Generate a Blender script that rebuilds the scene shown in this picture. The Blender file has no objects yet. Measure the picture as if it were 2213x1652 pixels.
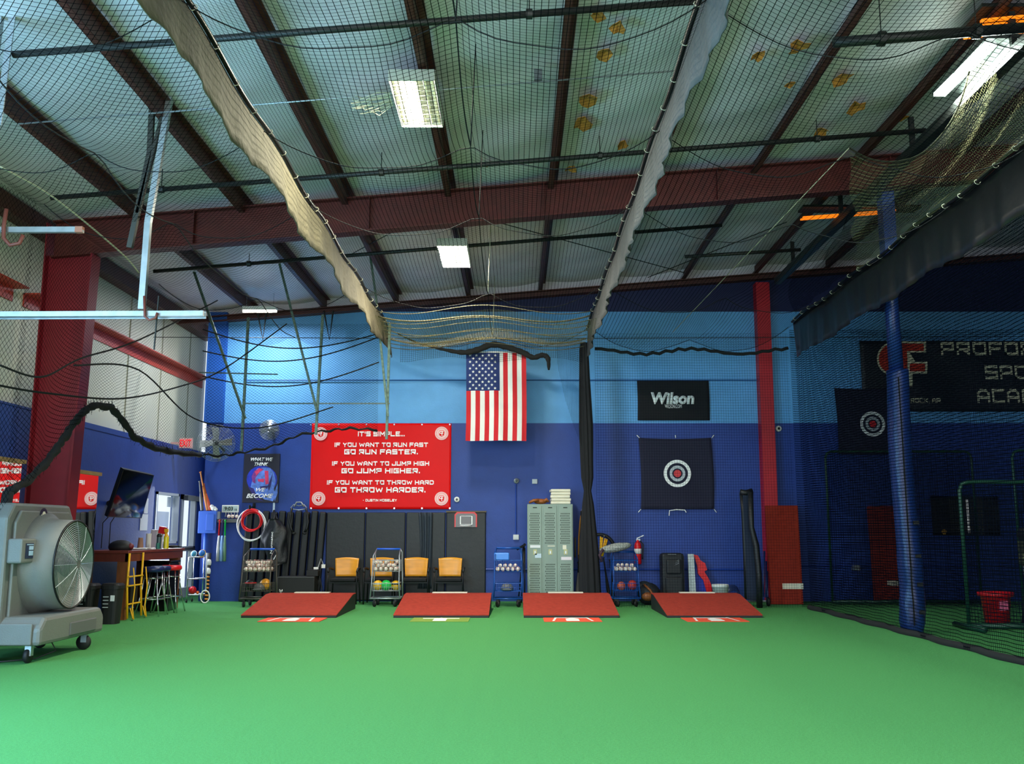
import bpy, math, random
from math import sin, cos, pi, radians as R, tan, atan
from mathutils import Vector as V, Matrix as MX

random.seed(7)
S = bpy.context.scene
COL = S.collection

# ------------------------------------------------------------------ camera
F = 2050.0; P = atan(324/F); CP, SP = cos(P), sin(P); H = 1.35; VX = 1115.0
cam = bpy.data.objects.new('camera', bpy.data.cameras.new('camera'))
COL.objects.link(cam)
cam.location = (0, 0, H); cam.rotation_euler = (pi/2 + P, 0, 0)
cam.data.sensor_fit = 'HORIZONTAL'; cam.data.sensor_width = 36
cam.data.lens = 36*F/2213; cam.data.shift_x = -(VX-1106.5)/2213
cam.data.clip_end = 200
S.camera = cam

# ------------------------------------------------------------------ world, daylight, exposure
S.view_settings.view_transform = 'Standard'; S.view_settings.look = 'None'
S.view_settings.gamma = 1; S.view_settings.use_curve_mapping = False
S.view_settings.exposure = 0.25
w = bpy.data.worlds.new('world'); S.world = w; w.use_nodes = True
bg = w.node_tree.nodes['Background']; bg.inputs[0].default_value = (.80, .90, 1, 1); bg.inputs[1].default_value = 1.1

def area(name, loc, rot, sx, sy, power, col, spread=180):
    l = bpy.data.lights.new(name, 'AREA'); l.shape = 'RECTANGLE'; l.size = sx; l.size_y = sy
    l.energy = power; l.color = col; l.spread = R(spread)
    o = bpy.data.objects.new(name, l); COL.objects.link(o); o.location = loc; o.rotation_euler = rot
    return o
# daylight through the open roll-up door on the left wall
area('side_door_daylight', (-6.6, 4.8, 2.2), (0, R(-90), 0), 4.0, 5.5, 1100, (.30, .68, 1.0))
area('rear_fill_light', (-0.5, -3.6, 2.6), (R(103), 0, 0), 13, 4.6, 760, (.98, 1.0, .96))  # soft frontal fill added behind the camera, tilted up to lift the ceiling
area('glass_door_daylight', (-6.86, 18.6, 1.5), (0, R(-90), R(-20)), 1.4, 1.2, 45, (.78, .88, 1.0))
# unseen ceiling lamp near the camera, above the view
area('unseen_ceiling_lamp', (1.5, 2.5, 5.4), (0, 0, 0), 2.4, .6, 330, (1, 1, .9))

# ------------------------------------------------------------------ projection helpers (photo pixel -> point on a real plane)
def ang(py): return atan((826-py)/F) + P
def at(px, py, Y):
    z = tan(ang(py))*Y; d = Y*CP + z*SP
    return V(((px-VX)/F*d, Y, z+H))
def atX(px, py, X):
    x = (px-VX)/F; v = (826-py)/F; t = X/x
    return V((X, t*(CP-v*SP), t*(SP+v*CP)+H))
def fl(px, py):
    return at(px, py, -H/tan(ang(py)))
YW = 19.1; XL = -6.95; YF = 13.1
def W(px, py, off=0.0): return at(px, py, YW-off)

# ------------------------------------------------------------------ materials
def lin(c):
    return tuple(((x/255)/12.92 if x/255 <= .04045 else ((x/255+.055)/1.055)**2.4) for x in c)
MATS = {}
def mat(name, col, rough=.6, metal=0, bump=0, bs=60, var=0, vs=4, emis=0, ecol=None, spec=.5, stretch=None, alpha=None):
    if name in MATS: return MATS[name]
    m = bpy.data.materials.new(name); m.use_nodes = True; nt = m.node_tree; N = nt.nodes; L = nt.links
    b = N['Principled BSDF']; c = lin(col)
    b.inputs['Base Color'].default_value = (*c, 1); b.inputs['Roughness'].default_value = rough
    b.inputs['Metallic'].default_value = metal; b.inputs['Specular IOR Level'].default_value = spec
    if alpha is not None: b.inputs['Alpha'].default_value = alpha
    if bump or var:
        tc = N.new('ShaderNodeTexCoord'); mp = N.new('ShaderNodeMapping'); L.new(tc.outputs['Object'], mp.inputs[0])
        if stretch: mp.inputs['Scale'].default_value = stretch
    if var:
        n = N.new('ShaderNodeTexNoise'); n.inputs['Scale'].default_value = vs; n.inputs['Detail'].default_value = 6
        L.new(mp.outputs[0], n.inputs['Vector'])
        mr = N.new('ShaderNodeMapRange'); mr.inputs[1].default_value = .3; mr.inputs[2].default_value = .7
        mr.inputs[3].default_value = 1-var; mr.inputs[4].default_value = 1+var
        L.new(n.outputs[0], mr.inputs[0])
        h = N.new('ShaderNodeHueSaturation'); h.inputs['Color'].default_value = (*c, 1)
        L.new(mr.outputs[0], h.inputs['Value']); L.new(h.outputs[0], b.inputs['Base Color'])
    if bump:
        n = N.new('ShaderNodeTexNoise'); n.inputs['Scale'].default_value = bs; n.inputs['Detail'].default_value = 4
        L.new(mp.outputs[0], n.inputs['Vector'])
        bp = N.new('ShaderNodeBump'); bp.inputs['Strength'].default_value = bump; bp.inputs['Distance'].default_value = .02
        L.new(n.outputs[0], bp.inputs['Height']); L.new(bp.outputs[0], b.inputs['Normal'])
    if emis:
        b.inputs['Emission Color'].default_value = (*(lin(ecol) if ecol else c), 1)
        b.inputs['Emission Strength'].default_value = emis
    MATS[name] = m; return m

def net_mat(name, col, cell=.048, wid=.0042, diamond=False):
    m = bpy.data.materials.new(name); m.use_nodes = True; nt = m.node_tree; N = nt.nodes; L = nt.links
    N.remove(N['Principled BSDF']); out = N['Material Output']
    uv = N.new('ShaderNodeUVMap'); uv.uv_map = 'uv'
    mp = N.new('ShaderNodeMapping'); mp.inputs['Scale'].default_value = (1/cell, 1/cell, 1)
    if diamond: mp.inputs['Rotation'].default_value = (0, 0, R(45))
    L.new(uv.outputs[0], mp.inputs[0])
    sp = N.new('ShaderNodeSeparateXYZ'); L.new(mp.outputs[0], sp.inputs[0])
    o = []
    for k in (0, 1):
        fr = N.new('ShaderNodeMath'); fr.operation = 'FRACT'; L.new(sp.outputs[k], fr.inputs[0])
        lt = N.new('ShaderNodeMath'); lt.operation = 'LESS_THAN'; lt.inputs[1].default_value = wid/cell
        L.new(fr.outputs[0], lt.inputs[0]); o.append(lt)
    mx = N.new('ShaderNodeMath'); mx.operation = 'MAXIMUM'; L.new(o[0].outputs[0], mx.inputs[0]); L.new(o[1].outputs[0], mx.inputs[1])
    d = N.new('ShaderNodeBsdfDiffuse'); d.inputs[0].default_value = (*lin(col), 1)
    t = N.new('ShaderNodeBsdfTransparent'); ms = N.new('ShaderNodeMixShader')
    L.new(mx.outputs[0], ms.inputs[0]); L.new(t.outputs[0], ms.inputs[1]); L.new(d.outputs[0], ms.inputs[2])
    L.new(ms.outputs[0], out.inputs[0]); m.surface_render_method = 'DITHERED'
    return m

# ------------------------------------------------------------------ mesh builder
class MB:
    def __init__(s): s.v = []; s.f = []; s.m = []; s.uv = []
    def add(s, vs, fs, T=None, mi=0, uvs=None):
        o = len(s.v)
        for p in vs:
            p = V(p); s.v.append(T @ p if T else p)
        for f in fs:
            s.f.append([i+o for i in f]); s.m.append(mi)
            s.uv.append([uvs[i] for i in f] if uvs else None)
        return s
    def box(s, a, b, T=None, mi=0):
        x0, y0, z0 = a; x1, y1, z1 = b
        x0, x1 = sorted((x0, x1)); y0, y1 = sorted((y0, y1)); z0, z1 = sorted((z0, z1))
        vs = [(x0,y0,z0),(x1,y0,z0),(x1,y1,z0),(x0,y1,z0),(x0,y0,z1),(x1,y0,z1),(x1,y1,z1),(x0,y1,z1)]
        return s.add(vs, [(0,3,2,1),(4,5,6,7),(0,1,5,4),(1,2,6,5),(2,3,7,6),(3,0,4,7)], T, mi)
    def bar(s, a, b, w, h=None, up=(0,0,1)):
        a, b = V(a), V(b); h = h or w; d = (b-a); L = d.length; d.normalize()
        u = V(up)
        if abs(d.dot(u)) > .95: u = V((0,1,0))
        x = d.cross(u).normalized(); z = x.cross(d)
        T = MX(((x.x, d.x, z.x, a.x), (x.y, d.y, z.y, a.y), (x.z, d.z, z.z, a.z), (0,0,0,1)))
        return s.box((-w/2, 0, -h/2), (w/2, L, h/2), T)
    def tube(s, pts, r, n=8, closed=False, T=None, mi=0):
        pts = [V(p) for p in pts]; k = len(pts); rr = r if isinstance(r, (list, tuple)) else [r]*k
        vs = []; fs = []; pu = None
        for i, p in enumerate(pts):
            a = pts[(i-1) % k] if (closed or i > 0) else p; b = pts[(i+1) % k] if (closed or i < k-1) else p
            d = (b-a); d = d.normalized() if d.length > 1e-9 else V((0,0,1))
            if pu is None:
                pu = V((0,0,1)) if abs(d.z) < .9 else V((1,0,0))
            u = (pu - d*pu.dot(d)); u = u.normalized() if u.length > 1e-6 else d.orthogonal().normalized(); pu = u; q = d.cross(u)
            for j in range(n):
                t = 2*pi*j/n; vs.append(p + (u*cos(t)+q*sin(t))*rr[i])
        for i in range(k if closed else k-1):
            for j in range(n):
                a = i*n+j; b = i*n+(j+1) % n; c = ((i+1) % k)*n+(j+1) % n; d = ((i+1) % k)*n+j
                fs.append((a, b, c, d))
        if not closed:
            fs.append(tuple(range(n))[::-1]); fs.append(tuple((k-1)*n+j for j in range(n)))
        return s.add(vs, fs, T, mi)
    def lathe(s, prof, T=None, n=20, mi=0):
        vs = []; fs = []
        for r, z in prof:
            for j in range(n):
                t = 2*pi*j/n; vs.append((r*cos(t), r*sin(t), z))
        for i in range(len(prof)-1):
            for j in range(n):
                fs.append((i*n+j, i*n+(j+1) % n, (i+1)*n+(j+1) % n, (i+1)*n+j))
        if prof[0][0] > 1e-4: fs.append(tuple(range(n))[::-1])
        if prof[-1][0] > 1e-4: fs.append(tuple((len(prof)-1)*n+j for j in range(n)))
        return s.add(vs, fs, T, mi)
    def sph(s, c, r, sc=(1,1,1), n=12, mi=0, T=None):
        M_ = MX.Translation(c) @ MX.Diagonal((*sc, 1))
        if T: M_ = T @ M_
        k = max(4, n//2)
        prof = [(max(1e-5, r*sin(pi*i/k)), -r*cos(pi*i/k)) for i in range(k+1)]
        return s.lathe(prof, M_, n, mi)
    def prism(s, poly, y0, y1, T=None, mi=0):   # polygon in XZ, extruded along Y
        n = len(poly); vs = [(x, y0, z) for x, z in poly]+[(x, y1, z) for x, z in poly]
        fs = [tuple(range(n)), tuple(range(n, 2*n))[::-1]]+[(i, i+n, (i+1) % n+n, (i+1) % n) for i in range(n)]
        return s.add(vs, fs, T, mi)
    def grid(s, fn, nu, nv, uvf=None, mi=0):
        vs = []; uv = []
        for j in range(nv+1):
            for i in range(nu+1):
                vs.append(V(fn(i/nu, j/nv))); uv.append(uvf(i/nu, j/nv) if uvf else (i/nu, j/nv))
        fs = [(j*(nu+1)+i, j*(nu+1)+i+1, (j+1)*(nu+1)+i+1, (j+1)*(nu+1)+i) for j in range(nv) for i in range(nu)]
        return s.add(vs, fs, None, mi, uv)
    def build(s, name, m, parent=None, smooth=False, bevel=0, world=False, solid=0, center=True):
        off = V((0,0,0))
        if parent is not None and world: off = V(parent.get('_o', (0,0,0)))
        if parent is None and center and s.v:
            xs = [p.x for p in s.v]; ys = [p.y for p in s.v]; zs = [p.z for p in s.v]
            off = V(((min(xs)+max(xs))/2, (min(ys)+max(ys))/2, min(zs)))
        me = bpy.data.meshes.new(name); me.from_pydata([p-off for p in s.v], [], s.f)
        for mm in (m if isinstance(m, (list, tuple)) else [m]): me.materials.append(mm)
        me.polygons.foreach_set('material_index', s.m)
        if any(u for u in s.uv):
            ul = me.uv_layers.new(name='uv'); k = 0
            for u, f in zip(s.uv, s.f):
                for q in range(len(f)):
                    ul.data[k].uv = u[q] if u else (0, 0); k += 1
        if smooth: me.polygons.foreach_set('use_smooth', [True]*len(me.polygons))
        o = bpy.data.objects.new(name, me); COL.objects.link(o)
        if parent is None: o.location = off; o["_o"] = tuple(off)
        else: o.parent = parent
        if bevel:
            b = o.modifiers.new('bevel', 'BEVEL'); b.width = bevel; b.segments = 2; b.limit_method = 'ANGLE'
        if solid:
            b = o.modifiers.new('solid', 'SOLIDIFY'); b.thickness = solid; b.offset = 0
        if smooth and bevel:
            pass
        return o

def thing(name, label, cat, loc=(0,0,0), rz=0, group=None):
    o = bpy.data.objects.new(name, None); COL.objects.link(o); o.empty_display_size = .1
    o.location = loc; o.rotation_euler = (0, 0, rz); o['label'] = label; o['category'] = cat
    ORG[o.name] = V(loc); o['_o'] = tuple(loc)
    if group: o['group'] = group
    return o
ORG = {}
def tag(o, label, cat, group=None, kind=None):
    o['label'] = label; o['category'] = cat
    if group: o['group'] = group
    if kind: o['kind'] = kind
    return o
def struct(o): o['kind'] = 'structure'; return o
def dup(root, loc, rz=None, label=None, group=None, scale=None):
    def cp(o, par):
        c = o.copy(); COL.objects.link(c)
        if par: c.parent = par
        for ch in KIDS(o): cp(ch, c)
        return c
    r = cp(root, None); r.location = loc
    if rz is not None: r.rotation_euler = (0, 0, rz) if not isinstance(rz, tuple) else rz
    if label: r['label'] = label
    if group: r['group'] = group
    if scale: r.scale = (scale,)*3 if not isinstance(scale, tuple) else scale
    return r
def KIDS(o): return [c for c in bpy.data.objects if c.parent == o]

def text(s, x0, x1, z0, z1, y, m, parent, name='lettering', bold=.012, shear=0, mirror=False, rot=None, thick=.003):
    """letters fitted to the rectangle x0..x1, z0..z1 on the plane y, facing -Y (world coordinates)"""
    c = bpy.data.curves.new('t', 'FONT'); c.body = s; c.offset = bold; c.shear = shear; c.resolution_u = 3
    t = bpy.data.objects.new('t', c); COL.objects.link(t)
    bpy.context.view_layer.update()
    me = bpy.data.meshes.new_from_object(t.evaluated_get(bpy.context.evaluated_depsgraph_get()))
    bpy.data.objects.remove(t)
    xs = [v.co.x for v in me.vertices]; ys = [v.co.y for v in me.vertices]
    ax, bx, ay, by = min(xs), max(xs), min(ys), max(ys)
    o_ = V(parent.get('_o', (0,0,0))) if parent else V((0,0,0))
    if rot:   # reading upward
        for v in me.vertices:
            u = (v.co.x-ax)/(bx-ax); w_ = (v.co.y-ay)/(by-ay)
            v.co = V((x1-(x1-x0)*w_ if rot > 0 else x0+(x1-x0)*w_, y, z0+(z1-z0)*u if rot > 0 else z1-(z1-z0)*u)) - o_
    else:
        for v in me.vertices:
            u = (v.co.x-ax)/(bx-ax); w_ = (v.co.y-ay)/(by-ay)
            if mirror: u = 1-u
            v.co = V((x0+(x1-x0)*u, y, z0+(z1-z0)*w_)) - o_
    me.materials.clear(); me.materials.append(m)
    o = bpy.data.objects.new(name, me); COL.objects.link(o); o.parent = parent
    if thick:
        b = o.modifiers.new('solid', 'SOLIDIFY'); b.thickness = thick; b.offset = 0
    return o
GL = {'A': [((0,0),(0,.7),(.28,1),(.72,1),(1,.7),(1,0)), ((0,.36),(1,.36))], 'C': [((1,1),(0,1),(0,0),(1,0))], 'D': [((0,0),(0,1),(.8,1),(1,.8),(1,.2),(.8,0),(0,0))],
 'E': [((1,1),(0,1),(0,0),(1,0)), ((0,.5),(.85,.5))], 'F': [((1,1),(0,1),(0,0)), ((0,.5),(.85,.5))], 'G': [((1,1),(0,1),(0,0),(1,0),(1,.48),(.5,.48))], 'H': [((0,0),(0,1)), ((1,0),(1,1)), ((0,.5),(1,.5))],
 'I': [((0,0),(0,1))], 'J': [((1,1),(1,0),(0,0),(0,.3))], 'K': [((0,0),(0,1)), ((1,1),(.3,.5),(1,0)), ((0,.5),(.3,.5))], 'L': [((0,1),(0,0),(1,0))], 'M': [((0,0),(0,1),(.5,.35),(1,1),(1,0))],
 'N': [((0,0),(0,1),(1,0),(1,1))], 'O': [((0,0),(0,1),(1,1),(1,0),(0,0))], 'P': [((0,0),(0,1),(1,1),(1,.42),(0,.42))], 'R': [((0,0),(0,1),(1,1),(1,.42),(0,.42)), ((.45,.42),(1,0))],
 'S': [((1,1),(0,1),(0,.5),(1,.5),(1,0),(0,0))], 'T': [((0,1),(1,1)), ((.5,1),(.5,0))], 'U': [((0,1),(0,0),(1,0),(1,1))], 'W': [((0,1),(.22,0),(.5,.75),(.78,0),(1,1))], 'Y': [((0,1),(.5,.5),(1,1)), ((.5,.5),(.5,0))],
 "'": [((0,1),(0,.75))], '.': [((0,0),(0,.04))], ',': [((0,0),(-.1,-.15))], '-': [((0,.5),(.4,.5))]}
GW = {'I': 0, "'": 0, '.': 0, ',': 0, '-': .4, 'W': 1.45, 'M': 1.1}
def block(s, x0, x1, z0, z1, y, m_, parent, bold=.2, name='lettering'):
    """squared sports lettering built from flat strokes, fitted to a rectangle, facing -Y"""
    hz = 1.0; lw = 1.05; pen = 0; Q = []; t = bold
    for ch in s:
        if ch == ' ': pen += .62; continue
        w_ = GW.get(ch, 1)*lw
        for st in GL[ch]:
            for (ax, az), (bx, bz) in zip(st, st[1:]):
                a = V((pen+ax*w_, az*(1-t)+t/2)); b = V((pen+bx*w_, bz*(1-t)+t/2)); d = (b-a).normalized()*(t/2); n_ = V((-d.y, d.x)); 
                if abs(d.x) > 1e-6 and abs(d.y) > 1e-6 : d2 = d*.35
                else: d2 = d
                Q.append([a-d2+n_, a-d2-n_, b+d2-n_, b+d2+n_])
        pen += w_+t+.24
    xs = [p.x for q in Q for p in q]; ax, bx = min(xs), max(xs); mb = MB()
    for k, q in enumerate(Q): 
        P4 = [(x0+(x1-x0)*(p.x-ax)/(bx-ax), z0+(z1-z0)*min(1, max(-.15, p.y))) for p in q]
        yy = y-.0012*(k % 3)
        mb.add([(P4[0][0], yy, P4[0][1]), (P4[1][0], yy, P4[1][1]), (P4[2][0], yy, P4[2][1]), (P4[3][0], yy, P4[3][1])], [(0, 1, 2, 3)])
    return mb.build(name, m_, parent, world=True)
def blockpx(s, px0, px1, py0, py1, off, m, parent, **k):
    a = W(px0, py1, off); b = W(px1, py0, off)
    return block(s, a.x, b.x, a.z, b.z, YW-off, m, parent, **k)
def textpx(s, px0, px1, py0, py1, off, m, parent, dy=0, **k):
    a = W(px0, py1, off); b = W(px1, py0, off)
    return text(s, a.x, b.x, a.z, b.z, YW-off-dy, m, parent, **k)
def circ(cx, cz, r, n=32, a0=0, a1=2*pi): return [(cx+r*cos(a0+(a1-a0)*i/n), cz+r*sin(a0+(a1-a0)*i/n)) for i in range(n)]

# palette
turf = mat('turf', (86, 160, 94), .9, bump=.7, bs=300, var=.10, vs=60, spec=.12)
navy = mat('navy_paint', (24, 60, 142), .55, bump=.15, bs=30, var=.08)
sky_paint = mat('light_blue_paint', (96, 164, 224), .6, bump=.15, bs=30, var=.05)
midnight = mat('midnight_paint', (10, 22, 74), .6)
vinyl_white = mat('insulation_facing', (210, 200, 206), .45, bump=.5, bs=3.5, var=.10, vs=1.6)
wall_vinyl = mat('wall_facing', (214, 212, 192), .5, bump=.3, bs=3, var=.05, vs=1)
rust = mat('rust_red_steel', (88, 26, 20), .5, var=.22, vs=6, bump=.1, bs=30)
brown = mat('dark_primer_steel', (76, 34, 26), .55, var=.25, vs=5, bump=.1, bs=30)
girtred = mat('orange_red_girt', (190, 62, 44), .5, var=.1)
colred = mat('bright_red_paint', (178, 14, 34), .45, var=.08, vs=5)
black = mat('black_rubber', (18, 19, 22), .6)
blackm = mat('black_metal', (22, 24, 27), .4, .4)
blackv = mat('black_vinyl', (17, 20, 24), .5, bump=.15, bs=12, var=.15)
blackf = mat('black_fabric', (20, 21, 26), .9, bump=.4, bs=120)
pipe_m = mat('dark_pipe', (46, 46, 44), .5, .5, var=.15, vs=8)
galv = mat('galvanised_steel', (176, 182, 188), .38, .7, var=.12, vs=10)
chrome = mat('chrome', (215, 218, 222), .15, 1)
white = mat('white_paint', (238, 238, 234), .5)
offwhite = mat('cream_vinyl', (222, 216, 196), .5, var=.05)
redv = mat('banner_red', (226, 4, 8), .5, var=.04, vs=1.5, spec=.2)
pinkw = mat('pale_pink_print', (246, 196, 196), .5)
printw = mat('white_print', (250, 250, 250), .5)
blueu = mat('blue_vinyl', (20, 46, 104), .35, bump=.35, bs=9, var=.12)
cartblue = mat('cart_blue', (24, 78, 160), .35, .2)
ballm = mat('baseball_leather', (232, 222, 208), .5, var=.12, vs=30)
seam = mat('red_stitching', (190, 50, 50), .6)
yell = mat('yellow_paint', (232, 176, 20), .4)
lime = mat('green_ball_rubber', (30, 190, 80), .3)
wood = mat('honey_wood', (226, 152, 40), .3, var=.12, vs=3, stretch=(1, 1, 6))
batwood = mat('bat_wood', (196, 116, 50), .35, var=.15, vs=8)
barw = mat('dark_red_wood', (112, 48, 36), .35, var=.18, vs=5, stretch=(4, 1, 1))
tan_ = mat('tan_leather', (150, 84, 36), .55, var=.2, vs=10)
lockg = mat('grey_green_enamel', (126, 146, 136), .4, var=.05)
dark = mat('dark_hole', (12, 13, 14), .9)
moundm = mat('clay_red_turf', (176, 64, 50), .9, bump=.7, bs=300, var=.12, vs=14, spec=.15)
plateo = mat('orange_mat', (226, 78, 44), .7, var=.06)
plateg = mat('moss_green_mat', (120, 146, 52), .7)
greyp = mat('grey_plastic', (108, 110, 108), .5, bump=.15, bs=80, var=.05)
smoke = mat('smoke_grey', (92, 94, 96), .5)
redp = mat('red_plastic', (214, 20, 30), .35)
greenpipe = mat('dark_green_pipe', (22, 66, 50), .4, .2)
clothtan = mat('curtain_band_fabric', (78, 73, 56), .85, bump=.8, bs=14, var=.25, vs=3, stretch=(1, 1, 1))
clothgrey = mat('grey_band_fabric', (66, 67, 68), .8, bump=.8, bs=14, var=.2, vs=3)
clothblk = mat('black_band_vinyl', (24, 25, 27), .38, bump=.3, bs=6, var=.1)
netblk = mat('black_cord', (12, 13, 15), .9)
cordw = mat('pale_cord', (200, 196, 170), .8)
paper = mat('paper', (225, 228, 232), .7)
skinv = mat('navy_cloth', (28, 28, 52), .85, bump=.3, bs=10)
perf = mat('slotted_steel', (86, 104, 92), .45, .6, var=.45, vs=22)
mirror_m = mat('mirror_glass', (235, 238, 240), .02, 1)
N_sq = net_mat('square_net', (14, 15, 18), .048, .0048)
N_di = net_mat('diamond_net', (14, 15, 18), .052, .0052, True)
N_back = net_mat('thin_net', (16, 20, 30), .050, .0034)
N_fine = net_mat('fine_net', (8, 10, 16), .042, .0078)
N_pale = net_mat('dusty_net', (150, 140, 104), .045, .0062)
N_tiny = net_mat('screen_net', (16, 22, 34), .045, .0070)

# =================================================================== THE SETTING
def roofz(x): return 6.455 + .08*x
def cb(x): return 6.20 + .08*x          # underside of the purlins
# floor
m = MB(); m.box((-10, -5, -.1), (14, 24, 0)); struct(m.build('floor', turf, center=False))
# ceiling: insulation facing that bellies down between the purlins
PX = [-6.85, -5.39, -3.91, -2.43, -.95, .53, 2.00, 3.47, 4.95, 6.43, 7.90, 9.38, 10.86, 12.3]
def sagz(x, y):
    z = roofz(x)
    for a, b in zip(PX, PX[1:]):
        if a <= x <= b:
            t = (x-a)/(b-a); z -= .07*sin(pi*t)*(1+.3*sin(y*1.7+a)) ; z -= .015*sin(y*5+x*3)
    return z
m = MB()
m.grid(lambda u, v: (-7.1+u*18.9, -5+v*26.5, sagz(-7.1+u*18.9, -5+v*26.5)), 150, 110)
ceil = struct(m.build('ceiling', vinyl_white, smooth=True, center=False, solid=.02))
# back wall (navy below, light blue, midnight top)
xa, xb = -6.25, 12
def band(m, z0, z1, mi): m.box((xa, YW, z0), (xb, YW+.3, z1), mi=mi)
zp = W(900, 915).z; zt = W(900, 674).z
m = MB(); band(m, 0, zp, 0); band(m, zp, zt, 1)
m.prism([(xa, zt), (xb, zt), (xb, roofz(xb)), (xa, roofz(xa))], YW, YW+.3, mi=2)

struct(m.build('wall_back', [navy, sky_paint, midnight], center=False))
m = MB(); a = at(438, 960, 18.99); b = at(478, 960, 18.99)
m.box((a.x, 18.97, zp), (b.x, 19.1, 5.8)); struct(m.build('trim_1', mat('pilaster_blue', (24, 84, 170), .5), center=False))
m = MB(); m.box((XL, 21.2, 0), (xa, 21.4, 6)); struct(m.build('wall_recess', navy, center=False))
# left wall: navy wainscot, white insulated sheet above; openings: side bay door (y 2..7.6), window and glass door in the recess
zw = 3.07
m = MB()
DO0, DO1 = 2.0, 7.6
wy0 = atX(337, 1063, XL).y; wy1 = atX(386, 1063, XL).y; dy0 = atX(391, 1067, XL).y; dy1 = atX(424, 1067, XL).y
for y0, y1, z0, z1 in ((-5, DO0, 0, zw), (DO1, wy0, 0, zw), (wy0, wy1, 0, 1.12), (wy0, wy1, 2.12, zw), (wy1, dy0, 0, zw), (dy0, dy1, 2.12, zw), (dy1, 21.3, 0, zw)):
    m.box((XL-.15, y0, z0), (XL, y1, z1))
for y0, y1, z0 in ((-5, DO0, zw), (DO0, DO1, 4.3), (DO1, 21.3, zw)):
    m.box((XL-.35, y0, z0), (XL-.12, y1, 6.1), mi=1)
struct(m.build('wall_left', [navy, wall_vinyl], center=False))
m = MB(); m.box((XL-.13, DO1, zw), (XL+.01, 21.2, zw+.03)); m.box((XL-.02, 13.8, zw-.06), (XL+.015, 21.2, zw+.02))
struct(m.build('trim_2', navy, center=False))
m = MB(); m.box((12, -5, 0), (12.2, 21.3, 7.5)); struct(m.build('wall_right', midnight, center=False))
m = MB()
for y in (10.6, 12.2, 15.4, 17.0, 18.6, 20.2): m.box((XL-.125, y, zw), (XL-.105, y+.03, 5.95))
struct(m.build('trim_3', mat('seam_tape', (168, 166, 148), .6), center=False))
# window and glass door to the bright outside
glass = mat('clear_glass', (235, 245, 250), .02, alpha=.12)
alu = mat('aluminium_frame', (168, 174, 182), .35, .6)
m = MB()
for y0, y1 in ((wy0, wy0+.06), (wy1-.05, wy1)): m.box((XL-.1, y0, 1.12), (XL+.03, y1, 2.12))
for z0, z1 in ((1.12, 1.16), (2.07, 2.12)): m.box((XL-.1, wy0, z0), (XL+.03, wy1, z1))
wd = struct(m.build('window_1', alu, center=False))
m = MB(); m.box((XL-.06, wy0+.05, 1.16), (XL-.05, wy1-.05, 2.07)); m.build('pane', glass, wd)
m = MB(); m.box((XL-.12, wy0+.35, 1.2), (XL-.10, wy1-.2, 1.75)); m.box((XL-.12, wy0+.95, 1.85), (XL-.1, wy0+1.15, 2.05))
m.build('notice_sheet', paper, wd)
m = MB()
for y0, y1 in ((dy0, dy0+.14), (dy1-.1, dy1)): m.box((XL-.08, y0, 0), (XL+.03, y1, 2.12))
for z0, z1 in ((0, .2), (2.02, 2.12), (.95, 1.05)): m.box((XL-.08, dy0, z0), (XL+.03, dy1, z1))
dd = struct(m.build('door_1', alu, center=False))
m = MB(); m.box((XL-.05, dy0+.1, .2), (XL-.04, dy1-.1, 2.02)); m.build('pane', glass, dd)
m = MB(); m.bar((XL+.06, dy0+.15, 1.0), (XL+.06, dy1-.1, 1.0), .03, .05); m.build('push_bar', blackm, dd)
m = MB(); m.box((XL+.03, dy0+.1, 2.0), (XL+.12, dy1+.2, 2.10)); m.build('door_closer', smoke, dd)

# steel frame: tapered column and rafter of the left frame, posts
def ibeam_x(m, x0, x1, zt_, zb_, y, fw=.2, tf=.02):
    m.prism([(x0, zb_(x0)), (x1, zb_(x1)), (x1, zt_(x1)), (x0, zt_(x0))], y-.006, y+.006)
    for z, s_ in ((zt_, -1), (zb_, 1)):
        m.prism([(x0, z(x0)), (x1, z(x1)), (x1, z(x1)+s_*tf), (x0, z(x0)+s_*tf)], y-fw/2, y+fw/2)
A1 = at(560, 447, YF); A2 = at(1840, 345, YF); B1 = at(215, 552, YF); B2 = at(1880, 412, YF)
def ztop(x): return A1.z+(A2.z-A1.z)*(x-A1.x)/(A2.x-A1.x)
def zbot(x): return B1.z+(B2.z-B1.z)*(x-B1.x)/(B2.x-B1.x)
m = MB(); ibeam_x(m, -6.6, 11.9, ztop, zbot, YF, .22)
for x in (-4.6, -2.1, .4, 2.9, 5.4): m.box((x-.006, YF-.1, zbot(x)), (x+.006, YF+.1, ztop(x)))
tag(m.build('rafter_beam', rust), 'long dark red steel beam crossing under the roof from left column to blue post', 'beam')
t = thing('steel_column', 'tapered crimson steel column rising behind the big grey fan', 'column', (-6.4, YF, 0))
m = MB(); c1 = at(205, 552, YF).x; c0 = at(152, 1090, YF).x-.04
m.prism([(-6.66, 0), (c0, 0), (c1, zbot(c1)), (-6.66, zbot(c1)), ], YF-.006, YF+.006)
m.box((-6.68, YF-.12, 0), (-6.66, YF+.12, 5.7)); m.build('web', mat('shaded_red_paint', (126, 8, 28), .5, var=.08, vs=5), t, world=True)  # column red darkened: shading and net cover are put into the colour
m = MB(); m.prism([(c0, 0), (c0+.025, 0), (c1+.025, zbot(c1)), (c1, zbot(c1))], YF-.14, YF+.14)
m.build('inner_flange', mat('shaded_red_paint', (126, 8, 28), .5), t, world=True)
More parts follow.
